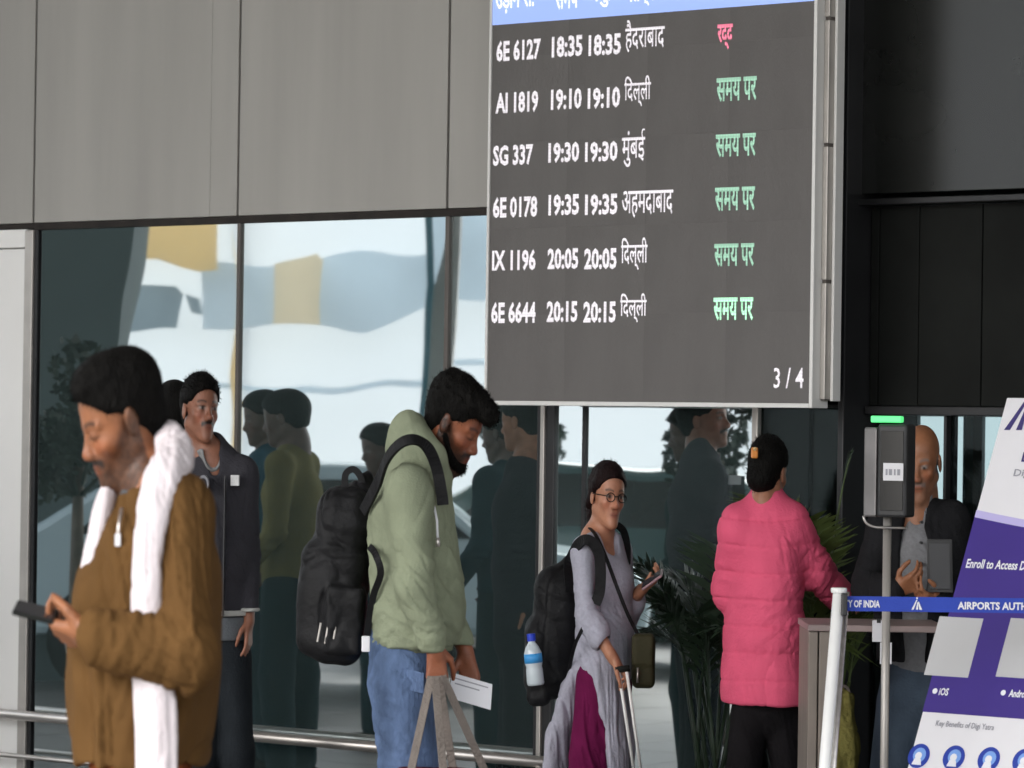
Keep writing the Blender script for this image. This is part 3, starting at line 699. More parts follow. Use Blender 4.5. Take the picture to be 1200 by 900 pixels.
def btext(s, x0, x1, t0=.22, t1=.80, bold=.03):
    a = bp(x0, t0); b_ = bp(x1, t0); ux = (b_ - a).normalized()
    text_part(s, a + Vector((0, -.0015, 0)), ux, Z, Vector((0, -1, 0)), (b_ - a).length, bp(x0, t1).z - a.z, M['print_white'], 'lettering', QB, bold)
btext('ITY OF INDIA', 984.5 + 4, 1031, .25, .75); btext('AIRPORTS AUTHORITY', 1122, 1236, .2, .72)
def emblem(O, ux, uv, un, s, m, parent):    # three-stroke winged A
    mb = MB()
    for p in ([(0, 0), (.2, 0), (.56, .95), (.46, .95)], [(.42, .0), (.62, .0), (.62, .72), (.55, .72)], [(.75, 0), (1.0, 0), (.66, .80), (.62, .66)], [(.44, 1.02), (.6, 1.02), (.6, 1.14), (.44, 1.14)]):
        P = [O + ux * (x * s) + uv * (y * s) + un * .001 for x, y in p]; mb.prism(P, un * .0008)
    mb.build('emblem', m, parent)
emblem(bp(1068, .15) + Vector((0, -.001, 0)), Vector((1, 0, 0)), Z, Vector((0, -1, 0)), .028, M['print_white'], QB)

TH, PH = R(42), math.atan(.296 / math.sin(R(42)))
bu = Vector((math.cos(TH), -math.sin(TH), 0)); bh = Vector((-math.sin(TH), -math.cos(TH), 0))
bv = Z * math.cos(PH) - bh * math.sin(PH); bn = bh * math.cos(PH) + Z * math.sin(PH)
BP0 = at(1112, 680, 10.6)
def bb(x, y, off=0): return hit(x, y, BP0 + bn * off, bn)
bl = bb(1045, 900); tl = bb(1180, 466); tot = tl.z / math.cos(PH); f0 = tl - bv * tot
BN = thing('standing_banner', Vector((f0.x, f0.y, 0)), 'leaning purple and white information banner at the right edge, behind the blue belt', 'banner')
M['b_white'] = mat('banner_white', (.74, .73, .76), .45, var=.02)
M['b_purple'] = mat('banner_purple', lin((58, 38, 128)), .45, var=.05)
M['b_lilac'] = mat('banner_lilac', lin((186, 178, 224)), .45)
M['b_ink'] = mat('banner_ink', lin((58, 50, 110)), .5); M['b_grey'] = mat('banner_grey_ink', (.30, .30, .34), .5)
M['b_pale'] = mat('banner_pale_patch', (.50, .50, .51), .5, var=.04); M['b_blue'] = mat('banner_blue', lin((30, 58, 158)), .4)
M['b_sky'] = mat('banner_sky', lin((120, 160, 225)), .4)
BW = .95
MB().box(f0 - bn * .014, bu * BW, bv * tot, bn * .014).build('panel', M['b_white'], BN, bevel=.002)
MB().tube([f0 + bu * BW / 2 + bv * tot * .75 - bn * .02, gnd(f0 + bu * BW / 2 + bv * tot * .75) - bh * .35], .012, 8).build('strut', M['steel'], BN, smooth=True)
MB().box(f0 - bu * .02 - bh * .12 - Z * (f0.z), bu * (BW + .04), bh * .2, Z * .04).build('base', M['steel'], BN, bevel=.008)
def q2(x, y):        # print coordinates of a photograph point: along, up
    p = bb(x, y) - f0; return p.dot(bu), p.dot(bv)
def bpt(a, b_, o): return f0 + bu * a + bv * b_ + bn * o
def bpoly(pts, m, name, o=.0006): MB().prism([bpt(a, b_, o) for a, b_ in pts], bn * .0005).build(name, m, BN)
vt = q2(1135, 606)[1]; vb = q2(1067, 833)[1]
def arc(off): return [(BW * i / 20, vt + off - .085 * (1 - (1 - i / 20 * 1.0) ** 2) * .9) for i in range(21)]
bpoly([(0.0, vb), (BW, vb)] + arc(0)[::-1], M['b_purple'], 'purple_field', .0006)
top = arc(.022); low = arc(0); bpoly(low + top[::-1], M['b_lilac'], 'curved_stripe', .0008)
def bt(s, x0, x1, yb, yt, m, bold=.02, it=.0, name='lettering'):
    a0, b0 = q2(x0, yb); a1, _ = q2(x1, yb + (x1 - x0) * .03); h = q2(x0, yt)[1] - b0
    return text_part(s, bpt(a0, b0, .0012), bu, bv, bn, a1 - a0, h, m, name, BN, bold, it, .001)
bt('Enroll to Access Digi Yatra', 1131, 1232, 669, 655, M['print_white'], .025)
bt('iOS', 1100, 1111, 815, 806, M['print_white'], .03)
bt('Android', 1182, 1206, 817, 808, M['print_white'], .03)
bt('Key Benefits of Digi Yatra', 1096, 1165, 853, 844, M['b_grey'], .01)
bt('Digi Yatra', 1187, 1240, 561, 550, M['b_grey'], .01); bt('Digi', 1196, 1222, 545, 530, M['b_ink'], .02)
def blob(x, y, r, m, name, o=.0012, n=20):
    a, b_ = q2(x, y); bpoly([(a + r * math.cos(6.283 * i / n), b_ + r * math.sin(6.283 * i / n)) for i in range(n)], m, name, o)
blob(1096, 810, .008, M['print_white'], 'app_mark'); blob(1176, 812, .008, M['print_white'], 'app_mark')
for xa, xb, ya, yb_ in ((1093, 1147, 722, 791), (1177, 1230, 724, 793)):   # plain blank sticker where the code is
    a0, b0 = q2(xa - 10, yb_); a1, _ = q2(xb - 12, yb_ + 1.5); b1 = q2(xa, ya)[1]
    bpoly([(a0, b0), (a1, b0), (a1, b1), (a0, b1)], M['b_pale'], 'blank_sticker', .0012)
    bpoly([(a0 + .012, b1 + .022), (a1 - .012, b1 + .022), (a1 - .004, b1 + .033), (a1 - .012, b1 + .044), (a0 + .012, b1 + .044), (a0 + .004, b1 + .033)], M['b_pale'], 'caption_pill', .0012)
for x in (1077, 1118, 1159, 1200):
    y = 886 + (x - 1077) * .05
    blob(x, y, .035, M['b_blue'], 'round_icon', .0012, 28); blob(x + 1, y - 1, .021, M['b_sky'], 'icon_disc', .0018, 20); blob(x, y, .011, M['print_white'], 'icon_head', .0026, 12)
    a, b_ = q2(x, y); bpoly([(a - .016, b_ - .026), (a + .016, b_ - .026), (a + .010, b_ - .008), (a - .010, b_ - .008)], M['print_white'], 'icon_shoulders', .0026)
a, b_ = q2(1177, 504); emblem(bpt(a, b_, 0), bu, bv, bn, .095, M['b_ink'], BN)

# face scanner on its pole
KY = 11.4
KS = thing('face_scanner', gnd(at(1040, 700, KY)), 'black face scanner with a green light on top, before the bald man', 'scanner')
M['scan'] = mat('scanner_black', (.022, .022, .024), .45, var=.2, vscale=6); M['silver'] = mat('scanner_side', (.20, .19, .19), .4, .5, var=.2, vscale=8)
sc = R(-24); ku = Vector((math.cos(sc), math.sin(sc), 0)); kn = Vector((math.sin(sc), -math.cos(sc), 0))
p = at(1027, 606, KY); q = at(1060, 606, KY); hgt = at(1040, 497, KY).z - p.z; wd = (q.x - p.x) / ku.x
MB().box(p, ku * wd, -kn * .09, Z * hgt).build('housing', M['scan'], KS, bevel=.008)
MB().box(p + ku * .01 + kn * .0005 + Z * .02, ku * (wd - .02), kn * .002, Z * (hgt - .04)).build('screen', mat('scan_glass', (.008, .008, .009), .15), KS, bevel=.001)
lw = p.x - at(1013, 606, KY).x
MB().box(p - ku * .002, Vector((-lw, .03, 0)), -kn * .05, Z * (hgt - .01)).build('side_cover', M['silver'], KS, bevel=.006)
M['green'] = mat('green_light', (.10, .75, .22), .4, emit=.9)
MB().box(at(1020, 495, KY), ku * .095, -kn * .03, Z * .02).build('status_light', M['green'], KS, bevel=.004)
lb = at(1035, 563, KY - .03); MB().box(lb, ku * .062, kn * .002, Z * .052).build('sticker', M['b_white'], KS)
for k, (dx, w_) in enumerate(((.008, .006), (.018, .010), (.034, .005), (.044, .009))):
    MB().box(lb + ku * dx + Z * .016 + kn * .0025, ku * w_, kn * .0005, Z * .018).build('sticker_mark', M['b_grey'], KS)
pl = at(1040, 606, KY + .04); MB().tube([gnd(pl), pl], .0125, 14).build('pole', M['light_metal'], KS, smooth=True)
MB().tube([gnd(pl), gnd(pl) + Z * .015], .14, 28).build('foot', M['dark_metal'], KS)
arcp = [at(1012 + 18 * (1 - math.cos(t)) , 604 + 14 * math.sin(t) ** .8, KY) for t in np.linspace(.01, 1.57, 8)] + [at(1062, 619, KY)]
MB().tube(arcp, .004, 8).build('chrome_handle', M['steel'], KS, smooth=True)

# check desk
DY = 11.7
DK = thing('check_desk', gnd(at(1020, 740, DY)), 'narrow check-in desk with a thin pinkish top and pale end panel', 'desk')
t0 = at(947, 735, DY); t1 = at(1110, 735, DY)
M['desk_top'] = mat('desk_edge', (.30, .23, .22), .4, var=.1); M['desk_end'] = mat('desk_end_panel', (.25, .21, .18), .5, .2, var=.12, vscale=5, stretch=(3, 3, 1))
MB().box(Vector((t0.x, DY, t0.z - .012)), Vector((t1.x - t0.x, 0, 0)), Vector((0, .42, 0)), Z * .02).build('top', M['desk_top'], DK, bevel=.003)
e0 = at(949, 740, DY); e1 = at(973, 740, DY)
for x0, x1 in ((948, 959), (960.5, 974)):
    a = at(x0, 740, DY); b = at(x1, 740, DY); MB().box(Vector((a.x, DY + .01, 0)), Vector((b.x - a.x, 0, 0)), Vector((0, .38, 0)), Z * (t0.z - .013)).build('end_panel', M['desk_end'], DK, bevel=.003)
for x0, y0, x1, y1, l in ((1022, 752, 1037, 727, 'white tag clipped on the desk edge, upper of two'), (1031, 778, 1045, 753, 'pale card hanging under the desk edge, lower of two')):
    a = at(x0, y0, DY - .01); b = at(x1, y1, DY - .01)
    t = MB().box(a, Vector((b.x - a.x, 0, 0)), Vector((0, -.003, 0)), Z * (b.z - a.z)).build('paper_tag', M['b_white'], None, origin=a); tag(t, l, 'tag')
    MB().box(Vector(((a.x + b.x) / 2 - .006, DY - .0145, b.z - .008)), Vector((.012, 0, 0)), Vector((0, .012, 0)), Z * .012).build('clip', M['dark_metal'], t)

# palms
M['palm'] = mat('palm_leaf', (.085, .12, .03), .5, var=.35, vscale=6); M['palm_dark'] = mat('palm_leaf_dark', (.03, .055, .03), .5, var=.35, vscale=6)
M['stemy'] = mat('yellow_cane', (.42, .30, .06), .6, var=.2); M['pot'] = mat('pot', (.05, .045, .04), .6, var=.2)
def palm(px, Y0, H, nf, label, seed, m, spread=.55, pots=.17, zmin=.45):
    g = np.random.default_rng(seed); b = gnd(at(px, 800, Y0)); t = thing('potted_palm', b, label, 'plant')
    mb = MB().tube([b, b + Z * .3, b + Z * .32], [pots * .75, pots, pots * 1.05], 20); mb.build('pot', M['pot'], t, smooth=False)
    MB().tube([b + Z * .321, b + Z * .325], pots * .9, 18).build('soil', M['gap'], t)
    for i in range(nf):
        az = g.uniform(0, 6.28); L = g.uniform(.6, 1.0); hgt = H * g.uniform(.7, 1.0); out = spread * g.uniform(.3, 1.0)
        s0 = b + Vector((g.normal(0, .03), g.normal(0, .03), .32)); s1 = s0 + Vector((math.cos(az) * .08 * 1, math.sin(az) * .08, (hgt - .3) * .55))
        tip = b + Vector((math.cos(az) * out * .9, math.sin(az) * out * .9, hgt * g.uniform(.72, 1)))
        mid = s1.lerp(tip, .5) + Z * .16
        pts = [s1 * (1 - t_) ** 2 + mid * (2 * t_ * (1 - t_)) + tip * t_ ** 2 for t_ in np.linspace(0, 1, 10)]
        MB().tube([s0, s0.lerp(s1, .5), s1], [.009, .007, .006], 6).build('cane', M['stemy'] if i == 0 else m, t, smooth=True)
        mb = MB().tube(pts, [.005 * (1 - .8 * k / 9) for k in range(10)], 5)
        for k in range(1, 30):
            f = k / 30; q = f * 9; i0 = min(int(q), 8); P = pts[i0].lerp(pts[i0 + 1], q - i0); D = (pts[i0 + 1] - pts[i0]).normalized()
            S_ = D.cross(Z); S_.normalize(); ll = .26 * math.sin(math.pi * (f * .85 + .12)) * g.uniform(.8, 1.1)
            for sg in (-1, 1):
                dr = (S_ * sg * .8 + D * .65 + Z * g.uniform(-.05, .35)).normalized(); e = P + dr * ll - Z * ll * ll * .9; w_ = D.cross(dr).cross(dr).normalized() * .0085
                md = P.lerp(e, .45) + Z * .012
                mb.poly([P, md + w_, e, md - w_], [(0, 1, 2, 3)])
        mb.build('frond', m, t)
palm(958, 12.95, 1.66, 16, 'tall potted palm between the pink jacket and the scanner pole', 4, M['palm'], .33)
palm(838, 13.35, 1.35, 14, 'dark potted palm left of the pink jacket against the glass', 9, M['palm_dark'], .35)

# ------------------------------------------------------------ people
def v3(*a): return np.array(a, float)
def legs(fig, S, hips, kn, an, f, r=(.07, .05, .034), k=.03):
    for h_, n_, a_ in zip(hips, kn, an):
        S.cap(h_, n_, r[0], r[1], k); S.cap(n_, a_, r[1], r[2], k); S.cap(a_ - v3(0, 0, .03), a_ + f * .13 - v3(0, 0, .05), .032, .025, .02)
def body(fig, C, B, k, J, f, skin_m, h, paint, hands_, armr=(.038, .033, .025), slim=1.0, torso=.092, nose=1.0):
    S = SDF(); head(S, C, B, k, nose, slim)
    S.cap(C + B @ v3(-.025, 0, -.10) * k, J['neck'], .050 * k, .056, .03)
    side = v3(-f[1], f[0], 0)
    S.chain([(J['neck'] - v3(0, 0, .04), .075), (J['chest'], torso), (J['waist'], torso * .9), (J['pelvis'], torso)], .05, (side, 1.25))
    for s_, e_, w_ in zip(J['sh'], J['el'], J['wr']):
        S.cap(J['neck'] - v3(0, 0, .03), s_, .04, armr[0] + .004, .04)
        S.cap(s_, e_, armr[0], armr[1], .02); S.cap(e_, w_, armr[1], armr[2], .012)
    for a in hands_: a(S)
    legs(fig, S, J['hip'], J['kn'], J['an'], f)
    return fig.part('body', S, h, skin_m, paint=paint)
def shoes(fig, J, f, m):
    S = SDF()
    for a_ in J['an']:
        a0 = v3(a_[0], a_[1], .05); S.cap(a0 - f * .05 - v3(0, 0, .01), a0 + f * .12 - v3(0, 0, .015), .042, .036, .02, (v3(-f[1], f[0], 0), 1.15)); S.cap(a0 + v3(0, 0, .04), a0, .045, .045, .02)
    for sgn in (0,): S.plane(v3(0, 0, .003), v3(0, 0, -1), .002)
    fig.part('shoes', S, .008, m)
def trousers(fig, J, f, m, r=(.098, .082, .07), h=.008, waist=.135, top=None, disp=None, name='trousers', flat=.82):
    S = SDF(); side = v3(-f[1], f[0], 0)
    S.cap(J['pelvis'] + v3(0, 0, .06), J['pelvis'] - v3(0, 0, .05), waist, waist * 1.06, .05, (f, flat))
    for h_, n_, a_ in zip(J['hip'], J['kn'], J['an']):
        S.cap(h_, n_, r[0], r[1], .03, (side, .9)); S.cap(n_, a_ + v3(0, 0, .03), r[1], r[2], .03)
    S.plane(v3(0, 0, .05), v3(0, 0, -1), .004)
    return fig.part(name, S, h, m, disp)
def skinmat(name): return mat(name, (.4, .2, .1), .42, spec=.4, attr=True, var=.13, vscale=34, bump=.14, bscale=150)
M['hair'] = mat('black_hair', (.005, .0045, .004), .7, spec=.10, var=.4, vscale=60, bump=.7, bscale=180, stretch=(1, 1, .3))
def crown(S, C, B, k=1.0, grow=.012, slim=1.0, line=.070, back=-.055, front=.085, side_x=.012, nape=True):
    """short hair cap following the skull"""
    T = lambda x, y, z: C + B @ np.array([x, y * slim, z]) * k
    E = lambda c, r, kk=.014, op='add': S.ell(T(*c), [r[0] * k, r[1] * k * slim, r[2] * k], B, kk, op)
    E((-.010, 0, .048), (.098 + grow, .077 + grow * .7, .082 + grow), .02); E((.028, 0, .062), (.066 + grow * .8, .062 + grow * .6, .060 + grow), .02)
    E((-.045, 0, -.01), (.058, .062, .07), .02)
    E((.110, 0, -.005), (.085, .11, line + .012), .010, 'sub')            # clears the face
    for sg in (-1, 1): E((.050, sg * .085, -.020), (.056, .035, .062), .008, 'sub'); E((.0, sg * .092, -.005), (.024, .024, .040), .006, 'sub')
    S.plane(T(-.06, 0, back), B @ v3(-.25, 0, -1), .01)
    return T

# ---- 1: the man with the phone, nearest
P = Fig(172, 6.85, 'person', 'person in a brown jacket and long white scarf looking down at a phone', 'person')
J = P.J; f = v3(-1, 0, 0)
C = J(146, 493, 0); B = basis(-70, 24, 4)
JN = dict(neck=J(183, 562, .01), chest=J(183, 650, .0), waist=J(172, 760, 0), pelvis=J(165, 870, 0),
          sh=[J(214, 602, -.15), J(196, 598, .17)], el=[J(222, 766, -.245), J(185, 770, .2)], wr=[J(108, 744, -.25), J(112, 748, .02)],
          hip=[J(165, 890, -.09), J(165, 890, .09)])
JN['kn'] = [v3(0, -.10, .50), v3(-.03, .1, .50)]; JN['an'] = [v3(.03, -.11, .08), v3(0, .12, .08)]
sk = (.29, .115, .052)
def hb1(x, a): return .082 - .0 * a + np.where(x < .02, -.03, 0) - .9 * np.clip(.045 - x, 0, .04)
h1 = lambda S: hand(S, J(106, 743, -.25), J(78, 741, -.21) - J(106, 743, -.25), v3(-.1, .55, .8), v3(-.1, -.55, .75), .98, (.5, .75, .6), 1.0)
h2 = lambda S: hand(S, J(112, 748, .02), J(84, 744, -.03) - J(112, 748, .02), v3(0, -.3, 1), v3(0, .2, 1), .98, (.4, .6, .5))
body(P, C, B, .965, JN, f, skinmat('skin_brown'), .0036, facepaint(C, B, .965, sk, beard=.88, moust=1.0, down=True, hairbase=hb1), [h1, h2])
S = SDF(); crown(S, C, B, .965, .008, line=.074)
T_ = lambda x, y, z: C + B @ v3(x, y, z)
S.ell(T_(.035, 0, .100), [.062, .062, .034], B, .02)
P.part('hair', S, .004, M['hair'], disp=lambda V: .0015 * vnoise(V * 60) + .0015 * vnoise(V * 25), strands=strandfn(C, B, 1, 4200, .008, (.5, 0, -.4), w=.0011))
S = SDF()   # jacket
side = v3(0, 1, 0)
S.chain([(J(186, 606, .0), .075), (J(182, 655, 0), .136), (J(178, 690, 0), .148), (J(172, 730, 0), .165), (J(166, 800, 0), .166), (J(165, 872, 0), .162)], .05, (v3(0, 1, 0), 1.18))
for s_, e_, w_, q in zip(JN['sh'], JN['el'], JN['wr'], (0, 1)):
    S.cap(J(190, 592, 0), s_, .052, .064, .05); S.cap(s_, e_, .070, .064, .035); S.cap(e_, w_ + (e_ - w_) * .12, .064, .052, .02)
    S.cap(w_ + (e_ - w_) * .16, w_ + (e_ - w_) * .05, .048, .044, .006)
S.cap(J(180, 580, 0), J(174, 600, 0), .064, .080, .02)
S.cap(J(168, 572, 0), J(181, 540, 0), .055, .060, .008, op='sub')
S.plane(J(165, 893, 0), v3(0, 0, -1), .006)
S.cap(J(222, 640, -.30), J(226, 742, -.31), .006, .004, .02); 
elb = JN['el'][0]
fd = folds([(elb, .10, v3(.5, 0, .9), .040, .0085, .3), (J(150, 752, -.22), .13, v3(1, .2, -.45), .045, .0075, .25), (J(232, 650, -.2), .16, v3(.95, 0, .25), .06, .0075, .12),
            (J(140, 690, -.1), .18, v3(.9, 0, .4), .07, .009, .12), (J(120, 850, -.1), .18, v3(.95, 0, .15), .06, .009, .10), (J(230, 850, -.1), .16, v3(.9, 0, -.35), .06, .009, .12), (J(215, 605, -.2), .1, v3(.7, 0, .7), .05, .006, .15)], .0025, 7, 3, .0015)
M['brown'] = cloth('brown_cloth', (112, 82, 48), .70, bump=.18, bscale=260)
P.part('jacket', S, .0065, M['brown'], fd)
# grey collar, zip and pull
S = SDF(); S.cap(J(170, 588, 0), J(180, 560, .0), .066, .062, .01); S.cap(J(167, 594, 0), J(184, 540, 0), .058, .060, .006, op='sub'); S.plane(J(170, 572, 0), v3(.28, 0, .96), .004)
P.part('collar', S, .005, cloth('grey_collar', (84, 88, 92), 1.0))
fx = P.base
zb = MB(); zpts = [J(143, 596, -.118), J(140, 612, -.140), J(138, 632, -.152)]
zb.tube([fx + Vector((p[0] * SQ, p[1], p[2])) for p in zpts], .0032, 8); zb.build('zip', M['steel'], P.o, smooth=True)
a = fx + Vector((J(135, 626, -.158)[0] * SQ, -.158, J(131, 640, -.158)[2])); MB().box(a, Vector((.010, 0, 0)), Vector((0, -.004, 0)), Z * .022).build('zip_pull', M['print_white'], P.o, bevel=.001)
def dens(pts, n=5):
    out = []
    for i in range(len(pts) - 1):
        g4 = [np.append(pts[min(max(i + j, 0), len(pts) - 1)][0], pts[min(max(i + j, 0), len(pts) - 1)][1]) for j in (-1, 0, 1, 2)]
        for q in range(n):
            t = q / n; v = .5 * (2 * g4[1] + (g4[2] - g4[0]) * t + (2 * g4[0] - 5 * g4[1] + 4 * g4[2] - g4[3]) * t * t + (3 * g4[1] - g4[0] - 3 * g4[2] + g4[3]) * t ** 3); out.append((v[:3], float(v[3])))
    return out + [pts[-1]]
# white scarf: near fall, neck loop, far fall
S = SDF(); wy = (v3(0, 1, 0), .42)
near = [(J(196, 516, .04), .036), (J(205, 534, -.08), .043), (J(193, 562, -.175), .046), (J(181, 592, -.215), .038), (J(173, 640, -.232), .031), (J(171, 700, -.240), .031), (J(174, 760, -.235), .034), (J(181, 810, -.235), .044), (J(184, 860, -.235), .046), (J(184, 960, -.225), .048), (J(186, 1010, -.21), .048)]
S.chain(dens(near), .012, (v3(.25, 1, 0), .40))
S.chain(dens([(J(193, 522, .05), .034), (J(175, 540, .12), .038), (J(145, 562, .10), .038), (J(126, 588, .0), .034), (J(116, 625, -.05), .034), (J(108, 660, -.06), .032), (J(103, 690, -.05), .030)]), .012, (v3(.9, .3, 0), .55))
S.chain([(J(199, 528, -.05), .034), (J(196, 520, .06), .034)], .02)
M['scarf'] = cloth('white_scarf', (214, 205, 208), 1.0, bump=.15, bscale=90, var=.03)
P.part('scarf', S, .0055, M['scarf'], folds([(J(180, 860, -.22), .4, v3(1, 0, .04), .022, .0036, .04), (J(172, 650, -.2), .3, v3(1, 0, .05), .022, .0032, .04), (J(198, 545, -.1), .12, v3(.8, 0, .7), .025, .005, .08)], .001, 6, 2))
trousers(P, JN, f, cloth('rust_trousers', (150, 84, 50), .9), waist=.14); shoes(P, JN, f, M['dark_matt'])
def dbox(fig, px0, py0, px1, py1, dy, th, name, m, label, cat, parts=None, bevel=.003, w=.07):
    """thin slab held by a figure, spanning two photograph points"""
    a = at(px0, py0, fig.Y0 + dy); b = at(px1, py1, fig.Y0 + dy); c = (a + b) / 2; t = thing(name, c, label, cat)
    return t, a, b
# phone
t, a, b = dbox(P, 17, 712, 66, 724, -.20, 0, 'phone', None, 'black phone held flat in the hand of the person in brown', 'phone')
ux = (b - a).normalized(); wy_ = Vector((0, 1, .22)).normalized(); nn = ux.cross(wy_).normalized()
MB().box(a - wy_ * .036 - nn * .004, ux * (b - a).length, wy_ * .072, nn * .009).build('case', M['dark_matt'], t, bevel=.003)
MB().box(a - wy_ * .033 + nn * .0052 + ux * .004, ux * ((b - a).length - .008), wy_ * .066, nn * .0008).build('screen', mat('phone_glass', (.03, .03, .035), .12), t)

# ---- 2: the guard in dark uniform
P = Fig(258, 13.3, 'person', 'person in a dark uniform jacket with shoulder badges looking up, behind the brown jacket', 'person')
J = P.J; f = v3(.35, -.94, 0); C = J(234, 484, 0); B = basis(32, -4, 3)
JN = dict(neck=J(250, 532, .02), chest=J(257, 590, .02), waist=J(259, 680, .02), pelvis=J(259, 750, .02), sh=[J(225, 556, .02), J(285, 558, .0)],
          el=[J(221, 645, .05), J(290, 645, .05)], wr=[J(224, 722, -.03), J(292, 728, -.02)], hip=[J(241, 775, .02), J(273, 775, .02)])
JN['kn'] = [v3(-.08, .0, .5), v3(.09, .0, .5)]; JN['an'] = [v3(-.09, .03, .08), v3(.11, .03, .08)]
h1 = lambda S: hand(S, J(291, 728, -.02), v3(.0, -.15, -1), v3(-.9, .2, 0), v3(-.1, -1, 0), .92, (.35, .5, .5))
h2 = lambda S: hand(S, J(224, 722, -.03), v3(.0, -.15, -1), v3(.9, .2, 0), v3(.1, -1, 0), .92, (.35, .5, .5))
body(P, C, B, 1.0, JN, f, skinmat('skin_ruddy'), .005, facepaint(C, B, 1.0, (.27, .115, .07), moust=1.0, hairbase=lambda x, a: .085 - .8 * np.clip(.045 - x, 0, .06)), [h1, h2])
S = SDF(); crown(S, C, B, 1.0, .014, line=.070)
P.part('hair', S, .005, M['hair'], strands=strandfn(C, B, 1, 1500, .014, (.3, 0, .2), w=.0016))
S = SDF()
S.chain([(J(252, 545, .02), .075), (J(257, 585, .02), .118), (J(259, 650, .02), .122), (J(259, 712, .02), .118)], .05, (v3(.94, .35, 0), 1.30))
for s_, e_, w_ in zip(JN['sh'], JN['el'], JN['wr']):
    S.cap(JN['neck'] - v3(0, 0, .02), s_, .060, .064, .05); S.cap(s_, e_, .066, .056, .03); S.cap(e_, w_, .056, .046, .02)
S.cap(J(250, 528, .02), J(251, 542, .02), .066, .074, .012); S.cap(J(246, 522, -.02), J(252, 552, -.06), .048, .022, .008, op='sub'); S.plane(J(259, 716, 0), v3(0, 0, -1), .004)
M['uniform'] = cloth('uniform_dark', (62, 61, 66), 1.0)
P.part('jacket', S, .007, M['uniform'], folds([(JN['el'][1], .12, v3(0, 0, 1), .04, .005), (J(262, 670, -.1), .2, v3(.4, 0, 1), .07, .005), (J(262, 580, -.1), .12, v3(.7, 0, .7), .06, .004)], .003, 8, 5, .002))
S = SDF(); S.cap(J(243, 524, -.02), J(249, 540, -.05), .056, .040, .01); S.cap(J(246, 512, -.02), J(251, 545, -.09), .050, .030, .006, op='sub'); S.plane(J(246, 522, 0), v3(-.3, 0, 1), .004)
P.part('shirt_collar', S, .005, cloth('white_collar', (140, 140, 140)))
S = SDF(); S.cap(J(259, 714, .02), J(259, 719, .02), .122, .122, .004, (v3(.94, .35, 0), 1.3)); S.plane(J(259, 721, 0), v3(0, 0, -1), .002); S.plane(J(259, 714, 0), v3(0, 0, 1), .002)
P.part('silver_stripe', S, .006, cloth('silver_band', (190, 190, 185)))
for s_ in (0, 1):
    S = SDF(); w_ = JN['wr'][s_]; S.cap(w_ + v3(0, 0, .045), w_ + v3(0, 0, .038), .050, .050, .003); S.plane(w_ + v3(0, 0, .047), v3(0, 0, 1), .002); S.plane(w_ + v3(0, 0, .034), v3(0, 0, -1), .002); P.part('cuff_stripe', S, .005, cloth('silver_band', (190, 190, 185)))
S = SDF(); S.cap(J(259, 728, .02), J(259, 748, .02), .112, .114, .006, (v3(.94, .35, 0), 1.3)); S.plane(J(259, 750, 0), v3(0, 0, -1), .003); S.plane(J(259, 722, 0), v3(0, 0, 1), .003)
P.part('belt', S, .007, cloth('grey_belt', (100, 104, 108)))
def badge(fig, px, py, dy, rx, rz, m, name, n=16, rect=False):
    c = fig.base + Vector((J(px, py, dy)[0] * SQ, dy, J(px, py, dy)[2])); mb = MB()
    pts = [c + Vector((rx * math.cos(6.283 * i / n), -.0, rz * math.sin(6.283 * i / n))) for i in range(n)] if not rect else [c + Vector((sx * rx, 0, sz * rz)) for sx, sz in ((-1, -1), (1, -1), (1, 1), (-1, 1))]
    mb.prism(pts, Vector((0, .05, 0))); return mb.build(name, m, fig.o)
bm = cloth('badge_grey', (150, 150, 155))
badge(P, 238, 567, -.150, .019, .030, bm, 'badge'); badge(P, 238, 567, -.152, .012, .020, M['uniform'], 'badge_centre'); badge(P, 275, 563, -.128, .014, .018, cloth('badge_white', (220, 220, 220)), 'name_patch', rect=True)
badge(P, 262, 640, -.152, .0022, .24, M['dark_metal'], 'zip', rect=True)
trousers(P, JN, v3(0, -1, 0), cloth('charcoal_trousers', (40, 44, 48), .9), r=(.098, .08, .07), waist=.118); shoes(P, JN, f, M['dark_matt'])

# ---- 3: head behind the guard
P = Fig(203, 14.0, 'person', 'person showing only black hair between the brown jacket and the guard', 'person')
J = P.J; f = v3(-.6, .8, 0); C = J(203, 490, 0); B = basis(-140, 5, 0)
JN = dict(neck=J(204, 545, 0), chest=J(205, 600, 0), waist=J(205, 680, 0), pelvis=J(205, 750, 0), sh=[J(180, 566, 0), J(228, 566, 0)], el=[J(176, 650, 0), J(232, 650, 0)], wr=[J(178, 725, 0), J(232, 725, 0)], hip=[J(192, 775, 0), J(218, 775, 0)])
JN['kn'] = [v3(-.08, .0, .5), v3(.09, .0, .5)]; JN['an'] = [v3(-.09, .03, .08), v3(.11, .03, .08)]
hh = [lambda S, w_=w_: hand(S, w_, v3(0, -.1, -1), v3(.0, 1, 0), v3(.3, -1, 0), .9) for w_ in JN['wr']]
body(P, C, B, .98, JN, f, skinmat('skin_tan'), .006, facepaint(C, B, .98, (.36, .16, .09)), hh)
S = SDF(); crown(S, C, B, .98, .014); P.part('hair', S, .006, M['hair'])
